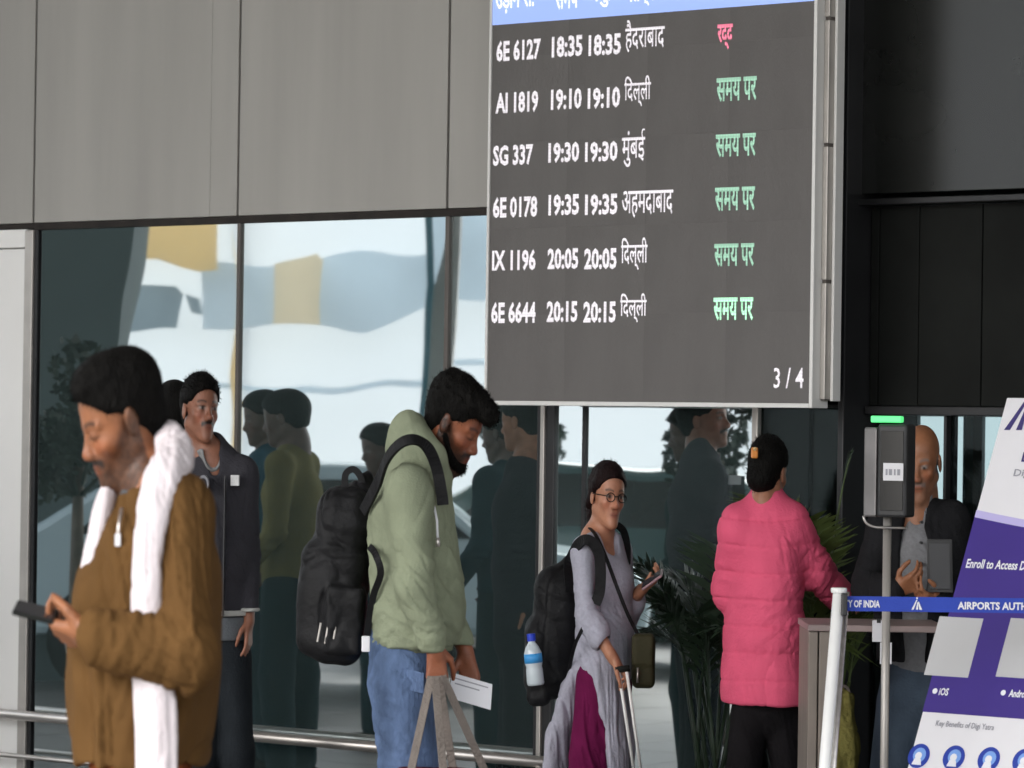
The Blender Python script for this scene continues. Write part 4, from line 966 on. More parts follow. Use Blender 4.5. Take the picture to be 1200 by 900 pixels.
def plaincoat(P, JN, m, h=.009, r=.12, hem=730, rr=(.064, .054, .046), side=(1, 0, 0), name='jacket', seed=1):
    S = SDF(); J = P.J
    S.chain([(JN['neck'] - v3(0, 0, .03), .075), (JN['chest'], r), (JN['waist'], r), (JN['pelvis'], r * 1.0)], .05, (v3(*side), 1.28))
    for s_, e_, w_ in zip(JN['sh'], JN['el'], JN['wr']):
        S.cap(JN['neck'] - v3(0, 0, .02), s_, .058, rr[0], .05); S.cap(s_, e_, rr[0], rr[1], .03); S.cap(e_, w_, rr[1], rr[2], .02)
    S.plane(JN['pelvis'] - v3(0, 0, .05), v3(0, 0, -1), .006)
    return P.part(name, S, h, m, folds([(JN['el'][0], .12, v3(0, 0, 1), .05, .006), (JN['el'][1], .12, v3(0, 0, 1), .05, .006)], .004, 7, seed))
plaincoat(P, JN, cloth('dark_coat', (40, 40, 46))); trousers(P, JN, f, cloth('dark_trousers', (36, 38, 42))); shoes(P, JN, f, M['dark_matt'])

# ---- 4: the bearded man in the green hoodie
P = Fig(488, 10.2, 'person', 'person with a black beard in a sage green hoodie and blue jeans holding paper', 'person')
J = P.J; f = v3(.98, -.2, 0); C = J(530, 496, 0); B = basis(72, 30, -2)
JN = dict(neck=J(503, 550, .0), chest=J(486, 620, 0), waist=J(488, 700, 0), pelvis=J(478, 775, 0), sh=[J(478, 580, -.17), J(492, 578, .17)],
          el=[J(486, 680, -.22), J(505, 685, .2)], wr=[J(509, 755, -.20), J(545, 762, .04)], hip=[J(470, 800, -.085), J(474, 800, .085)])
JN['kn'] = [v3(-.0, -.09, .5), v3(.03, .09, .5)]; JN['an'] = [v3(.0, -.11, .08), v3(.02, .1, .08)]
h1 = lambda S: hand(S, J(510, 757, -.20), v3(.1, .05, -1), v3(.1, 1, -.1), v3(.98, -.15, .1), 1.0, (.65, .9, .7), r0=.027)
h2 = lambda S: hand(S, J(545, 763, .04), v3(.25, -.15, -1), v3(-.2, -.9, 0), v3(-.9, .2, .1), .98, (.45, .6, .5))
body(P, C, B, 1.0, JN, f, skinmat('skin_deep'), .0045, facepaint(C, B, 1.0, (.25, .085, .042), beard=1.0, moust=1.0, down=True, hairbase=lambda x, a: .080 - .95 * np.clip(.05 - x, 0, .05)), [h1, h2])
T_ = lambda x, y, z: C + B @ v3(x, y, z)
S = SDF(); S.ell(T_(.072, 0, -.082), [.034, .032, .030], B, .015)          # beard mass
for sg in (-1, 1): S.cap(T_(.012, sg * .058, -.030), T_(.065, sg * .030, -.082), .012, .015, .02)
S.ell(T_(.11, 0, -.040), [.02, .045, .030], B, .008, 'sub')
P.part('beard', S, .0045, M['hair'], strands=strandfn(C, B, 1, 1500, .010, (.3, 0, -.5), w=.0012))
S = SDF(); crown(S, C, B, 1.0, .010, line=.066)
S.ell(T_(.055, 0, .098), [.072, .060, .034], B, .02); S.ell(T_(.103, 0, .090), [.036, .050, .030], B, .02); S.ell(T_(-.02, 0, .102), [.068, .064, .034], B, .02)
P.part('hair', S, .0045, M['hair'], disp=lambda V: .004 * vnoise(V * 55) + .003 * vnoise(V * 25), strands=strandfn(C, B, 1, 4200, .011, (.6, 0, .1), w=.0012))
S = SDF(); fl = (v3(.2, .98, 0), 1.18)
S.chain([(J(492, 575, 0), .10), (J(483, 620, 0), .145), (J(487, 680, 0), .150), (J(489, 722, 0), .152), (J(487, 745, 0), .142)], .05, fl)
for s_, e_, w_ in zip(JN['sh'], JN['el'], JN['wr']):
    S.cap(J(492, 572, 0), s_, .07, .074, .06); S.cap(s_, e_, .078, .064, .035); S.cap(e_, w_ + (e_ - w_) * .10, .064, .046, .02); S.cap(w_ + (e_ - w_) * .12, w_ + (e_ - w_) * .0, .041, .039, .005)
S.chain([(J(516, 560, -.05), .042), (J(505, 540, -.09), .050), (J(488, 522, -.07), .060), (J(480, 515, 0), .072), (J(488, 522, .09), .060), (J(508, 545, .09), .046)], .03)
S.cap(J(480, 545, 0), J(470, 570, -.02), .085, .06, .05)
S.cap(J(508, 520, 0), J(500, 545, 0), .062, .058, .015, op='sub')
S.plane(J(487, 757, 0), v3(0, 0, -1), .008)
fd = folds([(JN['el'][0], .13, v3(.45, 0, .9), .045, .010, .28), (J(502, 740, -.2), .07, v3(0, 0, 1), .026, .007, .3), (J(465, 730, -.05), .14, v3(-.5, 0, .9), .045, .010, .2), (J(525, 700, -.1), .15, v3(.7, 0, .7), .055, .010, .15), (J(505, 600, -.12), .12, v3(1, 0, -.3), .05, .009, .15),
            (J(450, 650, -.05), .13, v3(.6, 0, .8), .06, .006), (J(484, 530, -.06), .09, v3(.8, 0, .5), .035, .005)], .004, 7, 11, .003)
M['sage'] = cloth('sage_fleece', (136, 143, 120), 1.0, bump=.25, bscale=200)
P.part('hoodie', S, .0065, M['sage'], fd)
S = SDF(); S.cap(J(487, 749, 0), J(487, 757, 0), .132, .132, .01, fl); S.plane(J(487, 762, 0), v3(0, 0, -1), .004); S.plane(J(487, 742, 0), v3(0, 0, 1), .004)
P.part('hem_band', S, .007, cloth('sage_rib', (126, 133, 111), 1.0, bump=.6, bscale=60), lambda V: .0012 * np.sin(V[:, 0] * 260))
def wl(p): return P.base + Vector((p[0] * SQ, p[1], p[2]))
MB().tube([wl(J(508, 590, -.165)), wl(J(512, 610, -.18)), wl(J(513, 634, -.185))], .0035, 6).build('drawstring', M['print_white'], P.o, smooth=True)
MB().tube([wl(J(513, 630, -.187)), wl(J(513, 641, -.188))], .006, 8).build('drawstring_tip', M['steel'], P.o, smooth=True)
jean = mat('denim', (.10, .15, .265), .85, spec=.1, var=.55, vscale=9, bump=.5, bscale=120, stretch=(1, 1, .5))
trousers(P, JN, f, jean, r=(.108, .090, .078), h=.0065, waist=.142, flat=.95, disp=folds([(J(465, 790, -.1), .12, v3(.5, 0, .9), .035, .006), (J(475, 860, -.1), .16, v3(.3, 0, 1), .045, .006), (J(470, 900, -.1), .1, v3(.8, 0, .4), .05, .005)], .004, 10, 4, .003), name='jeans')
c = wl(J(477, 783, -.172)); MB().box(c, Vector((.045, 0, -.012)), Vector((0, -.004, 0)), Vector((0, 0, -.055))).build('back_pocket', jean, P.o, bevel=.002)
c = wl(J(424, 745, -.12)); MB().box(c, Vector((.022, 0, 0)), Vector((0, -.01, 0)), Vector((0, 0, -.042))).build('shirt_tail', M['b_white'], P.o, bevel=.003)
shoes(P, JN, f, M['white_frame'])
GP = P
# backpack
BPK = Fig(398, 10.35, 'backpack', 'large black backpack hanging from the shoulder of the green hoodie', 'backpack'); J = BPK.J
tl_ = R(4); BB = np.array([[math.cos(tl_), 0, math.sin(tl_)], [0, 1, 0], [-math.sin(tl_), 0, math.cos(tl_)]])
c = J(400, 674, 0); S = SDF(); S.box(c, (.098, .15, .235), BB, .07, .02); S.box(c + v3(-.09, 0, -.06), (.060, .125, .150), BB, .05, .03); S.cap(c + v3(.06, 0, .16), c + v3(.085, 0, .255), .09, .03, .06, (v3(0, 1, 0), 1.3))
S.box(c + v3(.02, -.15, -.11), (.065, .02, .09), BB, .015, .012)
S.cap(c + v3(-.155, -.1, .06), c + v3(-.155, .1, .06), .005, .005, .006, op='sub')
M['black_nylon'] = mat('black_nylon', (.009, .009, .010), .6, spec=.2, var=.35, vscale=14, bump=.6, bscale=30)
BPK.part('bag', S, .0065, M['black_nylon'], folds([(c, .4, v3(.2, 0, 1), .10, .006)], .006, 9, 8, .007))
def w2(F_, p): return F_.base + Vector((p[0] * SQ, p[1], p[2]))
def strap(F_, pts, wdt, m, name, th=.004, nrm=None, parent=None):
    mb = MB(); pts = [Vector(p) for p in pts]; q = []
    for i, p in enumerate(pts):
        d = (pts[min(i + 1, len(pts) - 1)] - pts[max(i - 1, 0)]).normalized(); n_ = Vector(nrm[i] if isinstance(nrm, list) else (nrm or (0, -1, 0))).normalized(); s_ = d.cross(n_).normalized(); n_ = s_.cross(d)
        q.append([p + s_ * wdt / 2, p - s_ * wdt / 2, p - s_ * wdt / 2 - n_ * th, p + s_ * wdt / 2 - n_ * th])
    vs = [x for r_ in q for x in r_]; fs = [(0, 1, 2, 3), (len(vs) - 1, len(vs) - 2, len(vs) - 3, len(vs) - 4)]
    for i in range(len(pts) - 1):
        for k in range(4): a = i * 4 + k; b = i * 4 + (k + 1) % 4; fs.append((a, a + 4, b + 4, b))
    return mb.poly(vs, fs).build(name, m, parent or F_.o, smooth=False, bevel=.001)
def smooth_pts(pts, n=6):
    out = []
    for i in range(len(pts) - 1):
        p0 = pts[max(i - 1, 0)]; p1 = pts[i]; p2 = pts[i + 1]; p3 = pts[min(i + 2, len(pts) - 1)]
        for k in range(n):
            t = k / n; out.append(.5 * ((2 * p1) + (-p0 + p2) * t + (2 * p0 - 5 * p1 + 4 * p2 - p3) * t * t + (-p0 + 3 * p1 - 3 * p2 + p3) * t ** 3))
    return out + [pts[-1]]
GY = lambda px, py, dy: at(px, py, 10.2 + dy)
strap(BPK, smooth_pts([GY(424, 600, -.06), GY(441, 566, -.13), GY(452, 537, -.215), GY(468, 519, -.262), GY(486, 514, -.265), GY(501, 523, -.235), GY(511, 546, -.20), GY(517, 575, -.19), GY(519, 592, -.185)]), .030, M['black_nylon'], 'shoulder_strap', .009, (-.1, -.8, .5))
strap(BPK, smooth_pts([GY(430, 745, -.05), GY(437, 700, -.13), GY(446, 672, -.19), GY(440, 650, -.19), GY(432, 640, -.1)]), .018, M['black_nylon'], 'lower_strap', .005)
strap(BPK, smooth_pts([GY(404, 574, .1), GY(405, 556, .1), GY(414, 550, .1), GY(422, 558, .1), GY(426, 574, .1)]), .018, M['black_nylon'], 'grab_handle', .006)
for k in range(3): MB().tube([w2(BPK, J(372 + k * 9, 790 - 38 + k * 2, -.16)), w2(BPK, J(376 + k * 9, 768 - 38, -.165))], .003, 6).build('zip_pull', M['light_metal'], BPK.o)
# papers in the far hand
a = GY(529, 788, -.05); ux = (GY(577, 802, -.05) - a); uz = (GY(527, 818, -.05) - a)
pt = MB().box(a, ux, uz, Vector((0, .0012, 0))).build('paper', M['print_white'], None, origin=a); tag(pt, 'folded white paper slip held by the man in the green hoodie', 'paper')
MB().box(a + ux * .1 + uz * .15 + Vector((0, -.0008, 0)), ux * .8, uz * .05, Vector((0, .0004, 0))).build('print_line', M['b_grey'], pt)
MB().box(a + ux * .1 + uz * .35 + Vector((0, -.0008, 0)), ux * .6, uz * .05, Vector((0, .0004, 0))).build('print_line', M['b_grey'], pt)
# tote bag below, handles rise into the near hand
M['webbing'] = cloth('grey_webbing', (122, 114, 108), 1.0, bump=.6, bscale=120); M['maroon'] = cloth('maroon_canvas', (92, 26, 34), 1.0, bump=.5, bscale=90)
TB = Fig(520, 9.95, 'tote_bag', 'dark red bag whose long grey handles the man in the green hoodie holds', 'bag'); J = TB.J
S = SDF(); c = J(520, 1010, 0); S.box(c, (.20, .10, .24), None, .05, .02); TB.part('bag', S, .008, M['maroon'], folds([], .006, 7, 3, .005))
HB = at(513, 800, 9.98)
for k, (x, y, dy) in enumerate(((481, 905, -.09), (520, 905, -.09), (531, 905, .09), (569, 905, .09))):
    e = at(x, y, 9.95 + dy); st = at(512 + (k - 1.5) * 4.5, 792, 9.97 + dy * .2); strap(TB, [st, st.lerp(e, .5) + Vector((0, -.004, 0)), e, e + Vector((0, 0, -.12))], .021, M['webbing'], 'handle', .004, (.25 if k % 2 else -.25, -1, 0))

# ---- 5: the woman with glasses
P = Fig(700, 13.0, 'person', 'person with glasses in a pale grey kurta and magenta leggings, looking to the right', 'person')
J = P.J; f = v3(.8, -.6, 0); sd_ = v3(.6, .8, 0); C = J(711, 584, -.01); B = basis(24, 2, 3)
JN = dict(neck=J(699, 630, .02), chest=J(704, 675, .0), waist=J(708, 735, 0), pelvis=J(708, 790, 0), sh=[J(684, 648, -.12), J(726, 648, .10)],
          el=[J(688, 722, -.17), J(735, 722, .12)], wr=[J(719, 772, -.22), J(750, 693, -.02)], hip=[J(700, 815, -.04), J(716, 815, .05)])
JN['kn'] = [v3(-.01, -.05, .48), v3(.07, .05, .48)]; JN['an'] = [v3(-.10, -.04, .08), v3(.12, .04, .08)]
h1 = lambda S: hand(S, J(719, 772, -.22), v3(.6, .1, -.6), v3(-.3, .1, -1), v3(.2, -1, .2), .88, (.7, .9, .6))
h2 = lambda S: hand(S, J(751, 692, -.02), v3(.7, -.2, .45), v3(-.5, -.2, .9), v3(-.2, -.8, .5), .85, (.5, .7, .5))
body(P, C, B, .93, JN, f, skinmat('skin_light'), .0045, facepaint(C, B, .93, (.44, .20, .12), lip=(.36, .12, .09)), [h1, h2], armr=(.036, .031, .022), torso=.10, nose=.85)
T_ = lambda x, y, z: C + B @ v3(x, y, z) * .93
M['hair_brown'] = mat('dark_brown_hair', (.010, .004, .004), .6, spec=.12, var=.4, vscale=50, bump=.7, bscale=160, stretch=(1, 1, .3))
S = SDF(); crown(S, C, B, .93, .010, line=.072, back=-.09)
S.chain([(T_(-.085, 0, .0), .045), (T_(-.10, .0, -.06), .042), (T_(-.11, .0, -.13), .030), (T_(-.10, .0, -.19), .018)], .03)
for sg in (-1, 1): S.cap(T_(.03, sg * .068, .06), T_(-.05, sg * .066, -.02), .016, .022, .02)
P.part('hair', S, .005, M['hair_brown'], lambda V: .002 * vnoise(V * 70), strands=strandfn(C, B, 1, 1200, .016, (-.6, 0, -.2), w=.001))
# glasses
gl = MB()
for sg in (-1, 1):
    cc = T_(.108, sg * .031, .008); ri = [cc + B @ v3(0, .020 * math.cos(t), .015 * math.sin(t)) for t in np.linspace(0, 6.283, 17)]
    gl.tube([P.base + Vector((p[0] * SQ, p[1], p[2])) for p in ri], .0018, 6)
    gl.tube([P.base + Vector((p[0] * SQ, p[1], p[2])) for p in (T_(.106, sg * .051, .012), T_(.05, sg * .079, .014), T_(.0, sg * .083, .014))], .0018, 6)
gl.tube([P.base + Vector((p[0] * SQ, p[1], p[2])) for p in (T_(.110, -.011, .012), T_(.110, .011, .012))], .0018, 6)
gl.build('glasses', M['dark_matt'], P.o, smooth=True)
# kurta
S = SDF(); fl = (sd_, 1.16)
S.chain([(J(708, 640, .01), .070), (J(706, 668, 0), .108), (J(708, 700, -.0), .112), (J(709, 740, 0), .112), (J(709, 778, 0), .124)], .05, fl)
S.ell(J(728, 682, -.05), [.05, .06, .055], None, .04)
s_, e_, w_ = JN['sh'][0], JN['el'][0], JN['wr'][0]
S.cap(JN['neck'] - v3(0, 0, .03), s_, .045, .054, .05); S.cap(s_, e_, .054, .048, .03); S.cap(e_, e_ + (w_ - e_) * .45, .048, .054, .02); S.cap(e_ + (w_ - e_) * .5, w_, .036, .026, .01, op='sub')
s_, e_, w_ = JN['sh'][1], JN['el'][1], JN['wr'][1]
S.cap(JN['neck'] - v3(0, 0, .03), s_, .045, .052, .05); S.cap(s_, e_, .054, .048, .03); S.cap(e_, e_ + (w_ - e_) * .6, .048, .050, .02)
# back panel sweeps left, front panel falls right, with the side slit between
S.chain([(J(686, 770, -.02), .075), (J(672, 820, .03), .085), (J(657, 870, .08), .085), (J(645, 960, .12), .088)], .03, (v3(.7, -.7, 0), .40))
S.chain([(J(716, 785, -.06), .090), (J(722, 830, -.06), .088), (J(727, 880, -.06), .086), (J(730, 960, -.06), .088)], .03, (v3(.8, -.6, 0), .40))
S.cap(J(703, 780, -.10), J(709, 830, -.10), .045, .04, .03)
S.chain([(J(686, 782, -.20), .004), (J(684, 812, -.20), .018), (J(686, 800, -.20), .004), (J(691, 840, -.20), .026), (J(689, 900, -.20), .046), (J(686, 1000, -.20), .075)], .012, (v3(1, 0, 0), 1), 'sub')
S.cap(J(711, 618, -.02), J(717, 640, -.07), .050, .035, .012, op='sub')
wv = bpy.data.materials.new('kurta_weave'); M['kurta'] = mat('kurta_print', lin((168, 167, 180)), .85, spec=.15, var=.07, vscale=90, bump=.25, bscale=160)
bpy.data.materials.remove(wv)
P.part('kurta', S, .006, M['kurta'], folds([(JN['el'][0], .12, v3(.3, 0, 1), .04, .006), (J(708, 730, -.1), .14, v3(.5, 0, .9), .05, .006), (J(665, 850, .03), .25, v3(1, .3, .25), .045, .009, .06), (J(724, 860, -.08), .22, v3(1, .3, .05), .035, .008, .05), (J(688, 760, -.1), .1, v3(.8, 0, .6), .04, .006)], .0015, 9, 21))
S = SDF()
for h_, n_, a_ in zip(JN['hip'], JN['kn'], JN['an']): S.cap(h_ + v3(0, 0, .06), n_, .098, .072, .03); S.cap(n_, a_, .068, .045, .03)
S.cap(J(690, 800, -.06), J(686, 890, -.06), .04, .07, .04); S.cap(J(686, 890, -.06), J(680, 1010, -.05), .07, .05, .03)
P.part('leggings', S, .006, cloth('magenta_leggings', (100, 24, 66), 1.0, bump=.2), folds([(J(690, 860, -.1), .25, v3(.9, 0, .3), .045, .006, .12)], .001, 8, 6)); shoes(P, JN, f, M['dark_matt'])
WY = lambda px, py, dy: at(px, py, 13.0 + dy)
# her backpack
BK = Fig(655, 13.15, 'backpack', 'black backpack worn by the woman in grey, a water bottle in its side pocket', 'backpack'); J = BK.J
c = J(652, 740, .0); S = SDF(); S.box(c, (.105, .13, .225), None, .08, .02); S.box(c + v3(-.05, -.02, -.08), (.095, .12, .13), None, .06, .03); S.box(c + v3(-.08, -.10, -.16), (.055, .045, .09), None, .035, .02); S.cap(c + v3(.05, 0, .15), c + v3(.09, -.02, .26), .075, .04, .05)
BK.part('bag', S, .007, M['black_nylon'], folds([(c, .4, v3(.2, 0, 1), .09, .005)], .006, 9, 18, .006))
strap(BK, smooth_pts([WY(670, 700, .04), WY(667, 665, -.05), WY(672, 645, -.15), WY(684, 632, -.205), WY(696, 637, -.215), WY(703, 655, -.215), WY(703, 690, -.21), WY(697, 708, -.2)]), .036, M['black_nylon'], 'shoulder_strap', .009, (0, -.9, .4))
strap(BK, smooth_pts([WY(664, 800, .0), WY(672, 762, -.14), WY(680, 742, -.2), WY(696, 712, -.2)]), .012, M['black_nylon'], 'lower_strap', .004)
strap(BK, smooth_pts([WY(722, 614, .08), WY(731, 622, .06), WY(735, 640, .02), WY(735, 660, -.02)]), .026, M['black_nylon'], 'shoulder_strap', .006, (.3, -.9, .3))
# water bottle
M['bottle'] = mat('bottle_plastic', (.55, .62, .66), .12, spec=.6, var=.1); M['cap_blue'] = mat('bottle_cap', lin((30, 60, 190)), .4); M['blabel'] = mat('bottle_label', lin((60, 150, 215)), .5)
b0 = WY(628, 803, -.06); b1 = WY(622, 742, -.06); d = (b1 - b0)
wb = thing('water_bottle', b0, 'clear water bottle with a blue cap in the side pocket of the black backpack', 'bottle')
prof = [(0, .026), (.04, .03), (.3, .029), (.36, .027), (.42, .030), (.62, .030), (.74, .022), (.82, .012), (.86, .012)]
MB().tube([b0 + d * t for t, _ in prof], [r for _, r in prof], 20).build('bottle_body', M['bottle'], wb, smooth=True)
MB().tube([b0 + d * .43, b0 + d * .61], .0306, 20).build('bottle_label', M['blabel'], wb, smooth=True); MB().tube([b0 + d * .85, b0 + d * .99], .0145, 16).build('cap', M['cap_blue'], wb, smooth=False)
# cross-body bag
CB = Fig(753, 12.85, 'crossbody_bag', 'small dark olive bag on a thin black strap at the woman\'s hip', 'bag'); J = CB.J
c = J(754, 774, 0); S = SDF(); S.box(c, (.052, .045, .092), None, .025, .01); S.box(c + v3(-.005, -.035, .035), (.050, .018, .055), None, .015, .006)
CB.part('bag', S, .005, cloth('olive_leather', (58, 56, 40), 1.0, rough=.5, bump=.2), folds([], .003, 12, 2))
strap(CB, smooth_pts([WY(691, 618, -.03), WY(699, 628, -.12), WY(711, 655, -.165), WY(724, 690, -.185), WY(736, 720, -.18), WY(750, 748, -.16)]), .013, M['black_nylon'], 'strap', .004, (.2, -.9, .3))
c2 = w2(CB, J(747, 800, -.06)); MB().tube([c2, c2 + Z * .05], .004, 6).build('zip_pull', M['steel'], CB.o, smooth=True)
# phone in her far hand
a = WY(754, 689, -.11); b = WY(776, 673, -.14); ph = thing('phone', a, 'pinkish phone held up by the woman in grey', 'phone'); ux = (b - a).normalized(); wv_ = Vector((.1, 1, .35)).normalized(); nn = ux.cross(wv_).normalized()
MB().box(a - wv_ * .03, ux * (b - a).length * 1.05, wv_ * .062, nn * .009).build('case', mat('pink_case', (.30, .18, .20), .4), ph, bevel=.003)
MB().box(a - wv_ * .027 + nn * .0095 + ux * .003, ux * (b - a).length, wv_ * .056, nn * .0008).build('screen', mat('phone_glass', (.03, .03, .035), .12), ph)
# suitcase with pull-out handle
sc0 = gnd(WY(748, 1000, -.20)); SU = thing('suitcase', sc0, 'dark wheeled suitcase pulled by the woman, its two silver handle rods slanting up', 'suitcase')
tp = [(725, 786), (734, 784)]; bt_ = [(742, 897), (750, 896)]
ax_ = (WY(746, 896, -.20) - WY(729.5, 785, -.25)); ax_ = ax_ / abs(ax_.z); ux = Vector((1, .35, 0)).normalized(); fr = ux.cross(ax_).normalized()
for (x0, y0), (x1, y1) in zip(tp, bt_): MB().tube([WY(x0, y0, -.25), WY(x1, y1, -.20) + ax_ * .03], .0055, 10).build('handle_rod', M['white_frame'], SU, smooth=True)
MB().tube([WY(721, 785, -.25), WY(738, 783, -.25)], .011, 12).build('grip', M['dark_matt'], SU, smooth=True)
tc_ = WY(746, 908, -.20); hl = (tc_.z - .05) / 1.0
mbx = MB().box(tc_ - ux * .17 - fr * .11, ux * .34, fr * .22, ax_ * hl); mbx.build('shell', mat('suitcase_shell', (.012, .012, .014), .4, var=.2), SU, bevel=.03)
for k in range(5): MB().box(tc_ - ux * (.13 - k * .06) - fr * .114 + ax_ * .05, ux * .02, fr * .006, ax_ * (hl - .1)).build('rib', M['dark_metal'], SU, bevel=.002)
for sx in (-1, 1):
    for sy in (-1, 1):
        q = tc_ + ax_ * hl + ux * (.13 * sx) + fr * (.08 * sy); q.z = .026; MB().tube([q - ux * .012, q + ux * .012], .026, 14).build('wheel', M['dark_matt'], SU)

# ---- 6: the woman in the pink padded coat, from behind
P = Fig(896, 12.5, 'person', 'person seen from behind in a long bright pink padded coat, at the check desk', 'person')
J = P.J; f = v3(.55, .83, 0); sd_ = v3(.83, -.55, 0); C = J(900, 557, 0); B = basis(146, 6, 0)
JN = dict(neck=J(899, 592, 0), chest=J(897, 640, 0), waist=J(896, 730, 0), pelvis=J(898, 800, 0), sh=[J(864, 620, -.02), J(929, 620, -.02)],
          el=[J(853, 690, .06), J(955, 668, .0)], wr=[J(872, 720, .24), J(986, 700, .10)], hip=[J(880, 830, 0), J(920, 830, 0)])
JN['kn'] = [v3(-.09, .02, .48), v3(.12, .02, .48)]; JN['an'] = [v3(-.10, -.0, .08), v3(.13, .0, .08)]
h1 = lambda S: hand(S, J(986, 700, .10), v3(.6, .6, -.1), v3(0, 0, -1), v3(-.6, .6, 0), .86, (.4, .5, .5))
h2 = lambda S: hand(S, J(872, 720, .24), v3(.5, .7, 0), v3(0, 0, -1), v3(.6, -.6, 0), .86, (.4, .5, .5))
body(P, C, B, .93, JN, f, skinmat('skin_tan_woman'), .005, facepaint(C, B, .93, (.32, .14, .08), lip=(.3, .08, .07)), [h1, h2], armr=(.036, .031, .022), torso=.10, nose=.85)
T_ = lambda x, y, z: C + B @ v3(x, y, z) * .93
S = SDF(); crown(S, C, B, .93, .014, line=.062, back=-.05)
S.ell(T_(-.075, 0, -.015), [.050, .060, .050], B, .025); S.ell(T_(-.098, 0, -.02), [.036, .042, .038], B, .015)
P.part('hair', S, .005, M['hair'], lambda V: .002 * vnoise(V * 70), strands=strandfn(C, B, 1, 1400, .014, (-.6, 0, .2), w=.0011))
q = w2(P, J(884, 531, -.105)); MB().box(q - Z * .017 - Vector((.011, 0, 0)), Vector((.022, .004, 0)), Vector((0, -.02, 0)), Z * .036).build('hair_clip', mat('orange_clip', (.72, .26, .05), .4), P.o, bevel=.005)
q = w2(P, J(884, 526, -.13)); MB().tube([q, q + Vector((.004, -.004, .0))], .006, 10).build('clip_gem', M['orange'], P.o)
S = SDF(); fl = (sd_, 1.24)
S.chain([(J(899, 605, 0), .080), (J(897, 640, 0), .128), (J(895, 690, 0), .134), (J(896, 750, 0), .140), (J(896, 800, 0), .150), (J(896, 830, 0), .152)], .05, fl)
S.cap(J(899, 582, 0), J(899, 598, 0), .064, .076, .02); S.cap(J(901, 570, 0), J(901, 590, 0), .050, .05, .006, op='sub')
for s_, e_, w_ in zip(JN['sh'], JN['el'], JN['wr']):
    S.cap(J(899, 605, 0), s_, .066, .078, .06); S.cap(s_, e_, .078, .070, .03); S.cap(e_, w_, .070, .058, .02)
S.plane(J(896, 824, 0), v3(0, 0, -1), .01)
zs = [J(896, y, 0)[2] for y in (605, 636, 668, 700, 731, 762, 795, 850)]
ax3 = JN['el'][1] - JN['sh'][1]; a3 = ax3 / np.linalg.norm(ax3)
def quilt(V):
    d = np.zeros(len(V)); x = V[:, 0]; body_ = (x > J(858, 700, 0)[0]) & (x < J(942, 700, 0)[0] + .05 * 0)
    zz_ = V[:, 2] + .012 * vnoise(V * 4, 3) - .05 * x * 0
    dist = np.min(np.abs(zz_[:, None] - np.array(zs)[None]), 1)
    d += .0016 * (1 - np.exp(-(dist / .022) ** 2)) - .0045 * np.exp(-(dist / .0045) ** 2)
    w = vnoise(V * np.array([14, 14, 22]), 8)
    d += .0018 * w + .0008 * np.sin(V[:, 0] * 170 + 3 * vnoise(V * 8, 2)) * np.exp(-(dist / .018) ** 2)
    return d
fq = folds([(JN['el'][1], .14, v3(.6, 0, -.8), .04, .007), (J(925, 735, -.1), .13, v3(-.5, 0, .8), .055, .006), (J(850, 690, 0), .12, v3(0, 0, 1), .045, .004), (J(925, 645, -.1), .10, v3(.9, 0, .3), .05, .005), (J(900, 810, -.1), .16, v3(1, 0, .1), .07, .004)], .002, 9, 31)
M['pink'] = cloth('pink_nylon', (232, 96, 128), .90, rough=.55, bump=.25, bscale=120, var=.06)
P.part('coat', S, .006, M['pink'], lambda V: quilt(V) + fq(V))
S = SDF(); S.cap(J(899, 577, 0), J(899, 587, 0), .062, .068, .01); S.cap(J(901, 566, 0), J(901, 592, 0), .053, .056, .004, op='sub'); S.plane(J(899, 574, 0), v3(0, 0, 1), .004)
P.part('collar', S, .005, M['pink'])
trousers(P, JN, f, cloth('black_trousers', (26, 24, 26)), r=(.092, .078, .072), waist=.12, disp=folds([(J(900, 880, -.1), .2, v3(.9, 0, .4), .05, .006)], .003, 8, 3)); shoes(P, JN, f, M['dark_matt'])

# ---- 7: the bald man behind the scanner
P = Fig(1078, 12.25, 'person', 'bald person in a dark jacket and grey shirt holding a tablet behind the scanner', 'person')
J = P.J; f = v3(-.3, -.95, 0); C = J(1080, 545, 0); B = basis(-20, 12, -2)
JN = dict(neck=J(1076, 596, .02), chest=J(1074, 650, .02), waist=J(1072, 730, .02), pelvis=J(1070, 800, .02), sh=[J(1036, 622, .0), J(1116, 614, .0)],
          el=[J(1014, 690, -.02), J(1124, 690, .0)], wr=[J(1048, 694, -.22), J(1098, 700, -.20)], hip=[J(1052, 830, 0), J(1090, 830, 0)])
JN['kn'] = [v3(-.14, -.02, .48), v3(.08, -.02, .48)]; JN['an'] = [v3(-.15, -.0, .08), v3(.1, .0, .08)]
_fp = facepaint(C, B, 1.0, (.30, .125, .062), stubble=(.16, .14, .13), moust=.7, beard=.25)
def baldpaint(V, C=C, B=B):
    c = _fp(V); L = (V - C) @ B; w = ((L[:, 0] < .03 - .5 * np.abs(L[:, 2] - .02)) & (L[:, 2] < .062) & (L[:, 2] > -.05) & (np.abs(L[:, 0]) < .16) & ~((np.abs(L[:, 1]) > .074) & (L[:, 0] > -.02)))[:, None] * .75
    return c * (1 - w) + np.array([.10, .095, .09])[None] * w
h1 = lambda S: hand(S, J(1050, 692, -.22), v3(.55, -.3, .25), v3(.4, .3, .6), v3(0, -.2, 1), .95, (.5, .7, .5))
h2 = lambda S: hand(S, J(1098, 702, -.20), v3(-.6, -.4, .1), v3(0, .2, 1), v3(0, -1, .2), .95, (.5, .7, .5))
body(P, C, B, 1.0, JN, f, skinmat('skin_warm'), .005, baldpaint, [h1, h2])
S = SDF(); fl = (v3(.95, -.3, 0), 1.28)
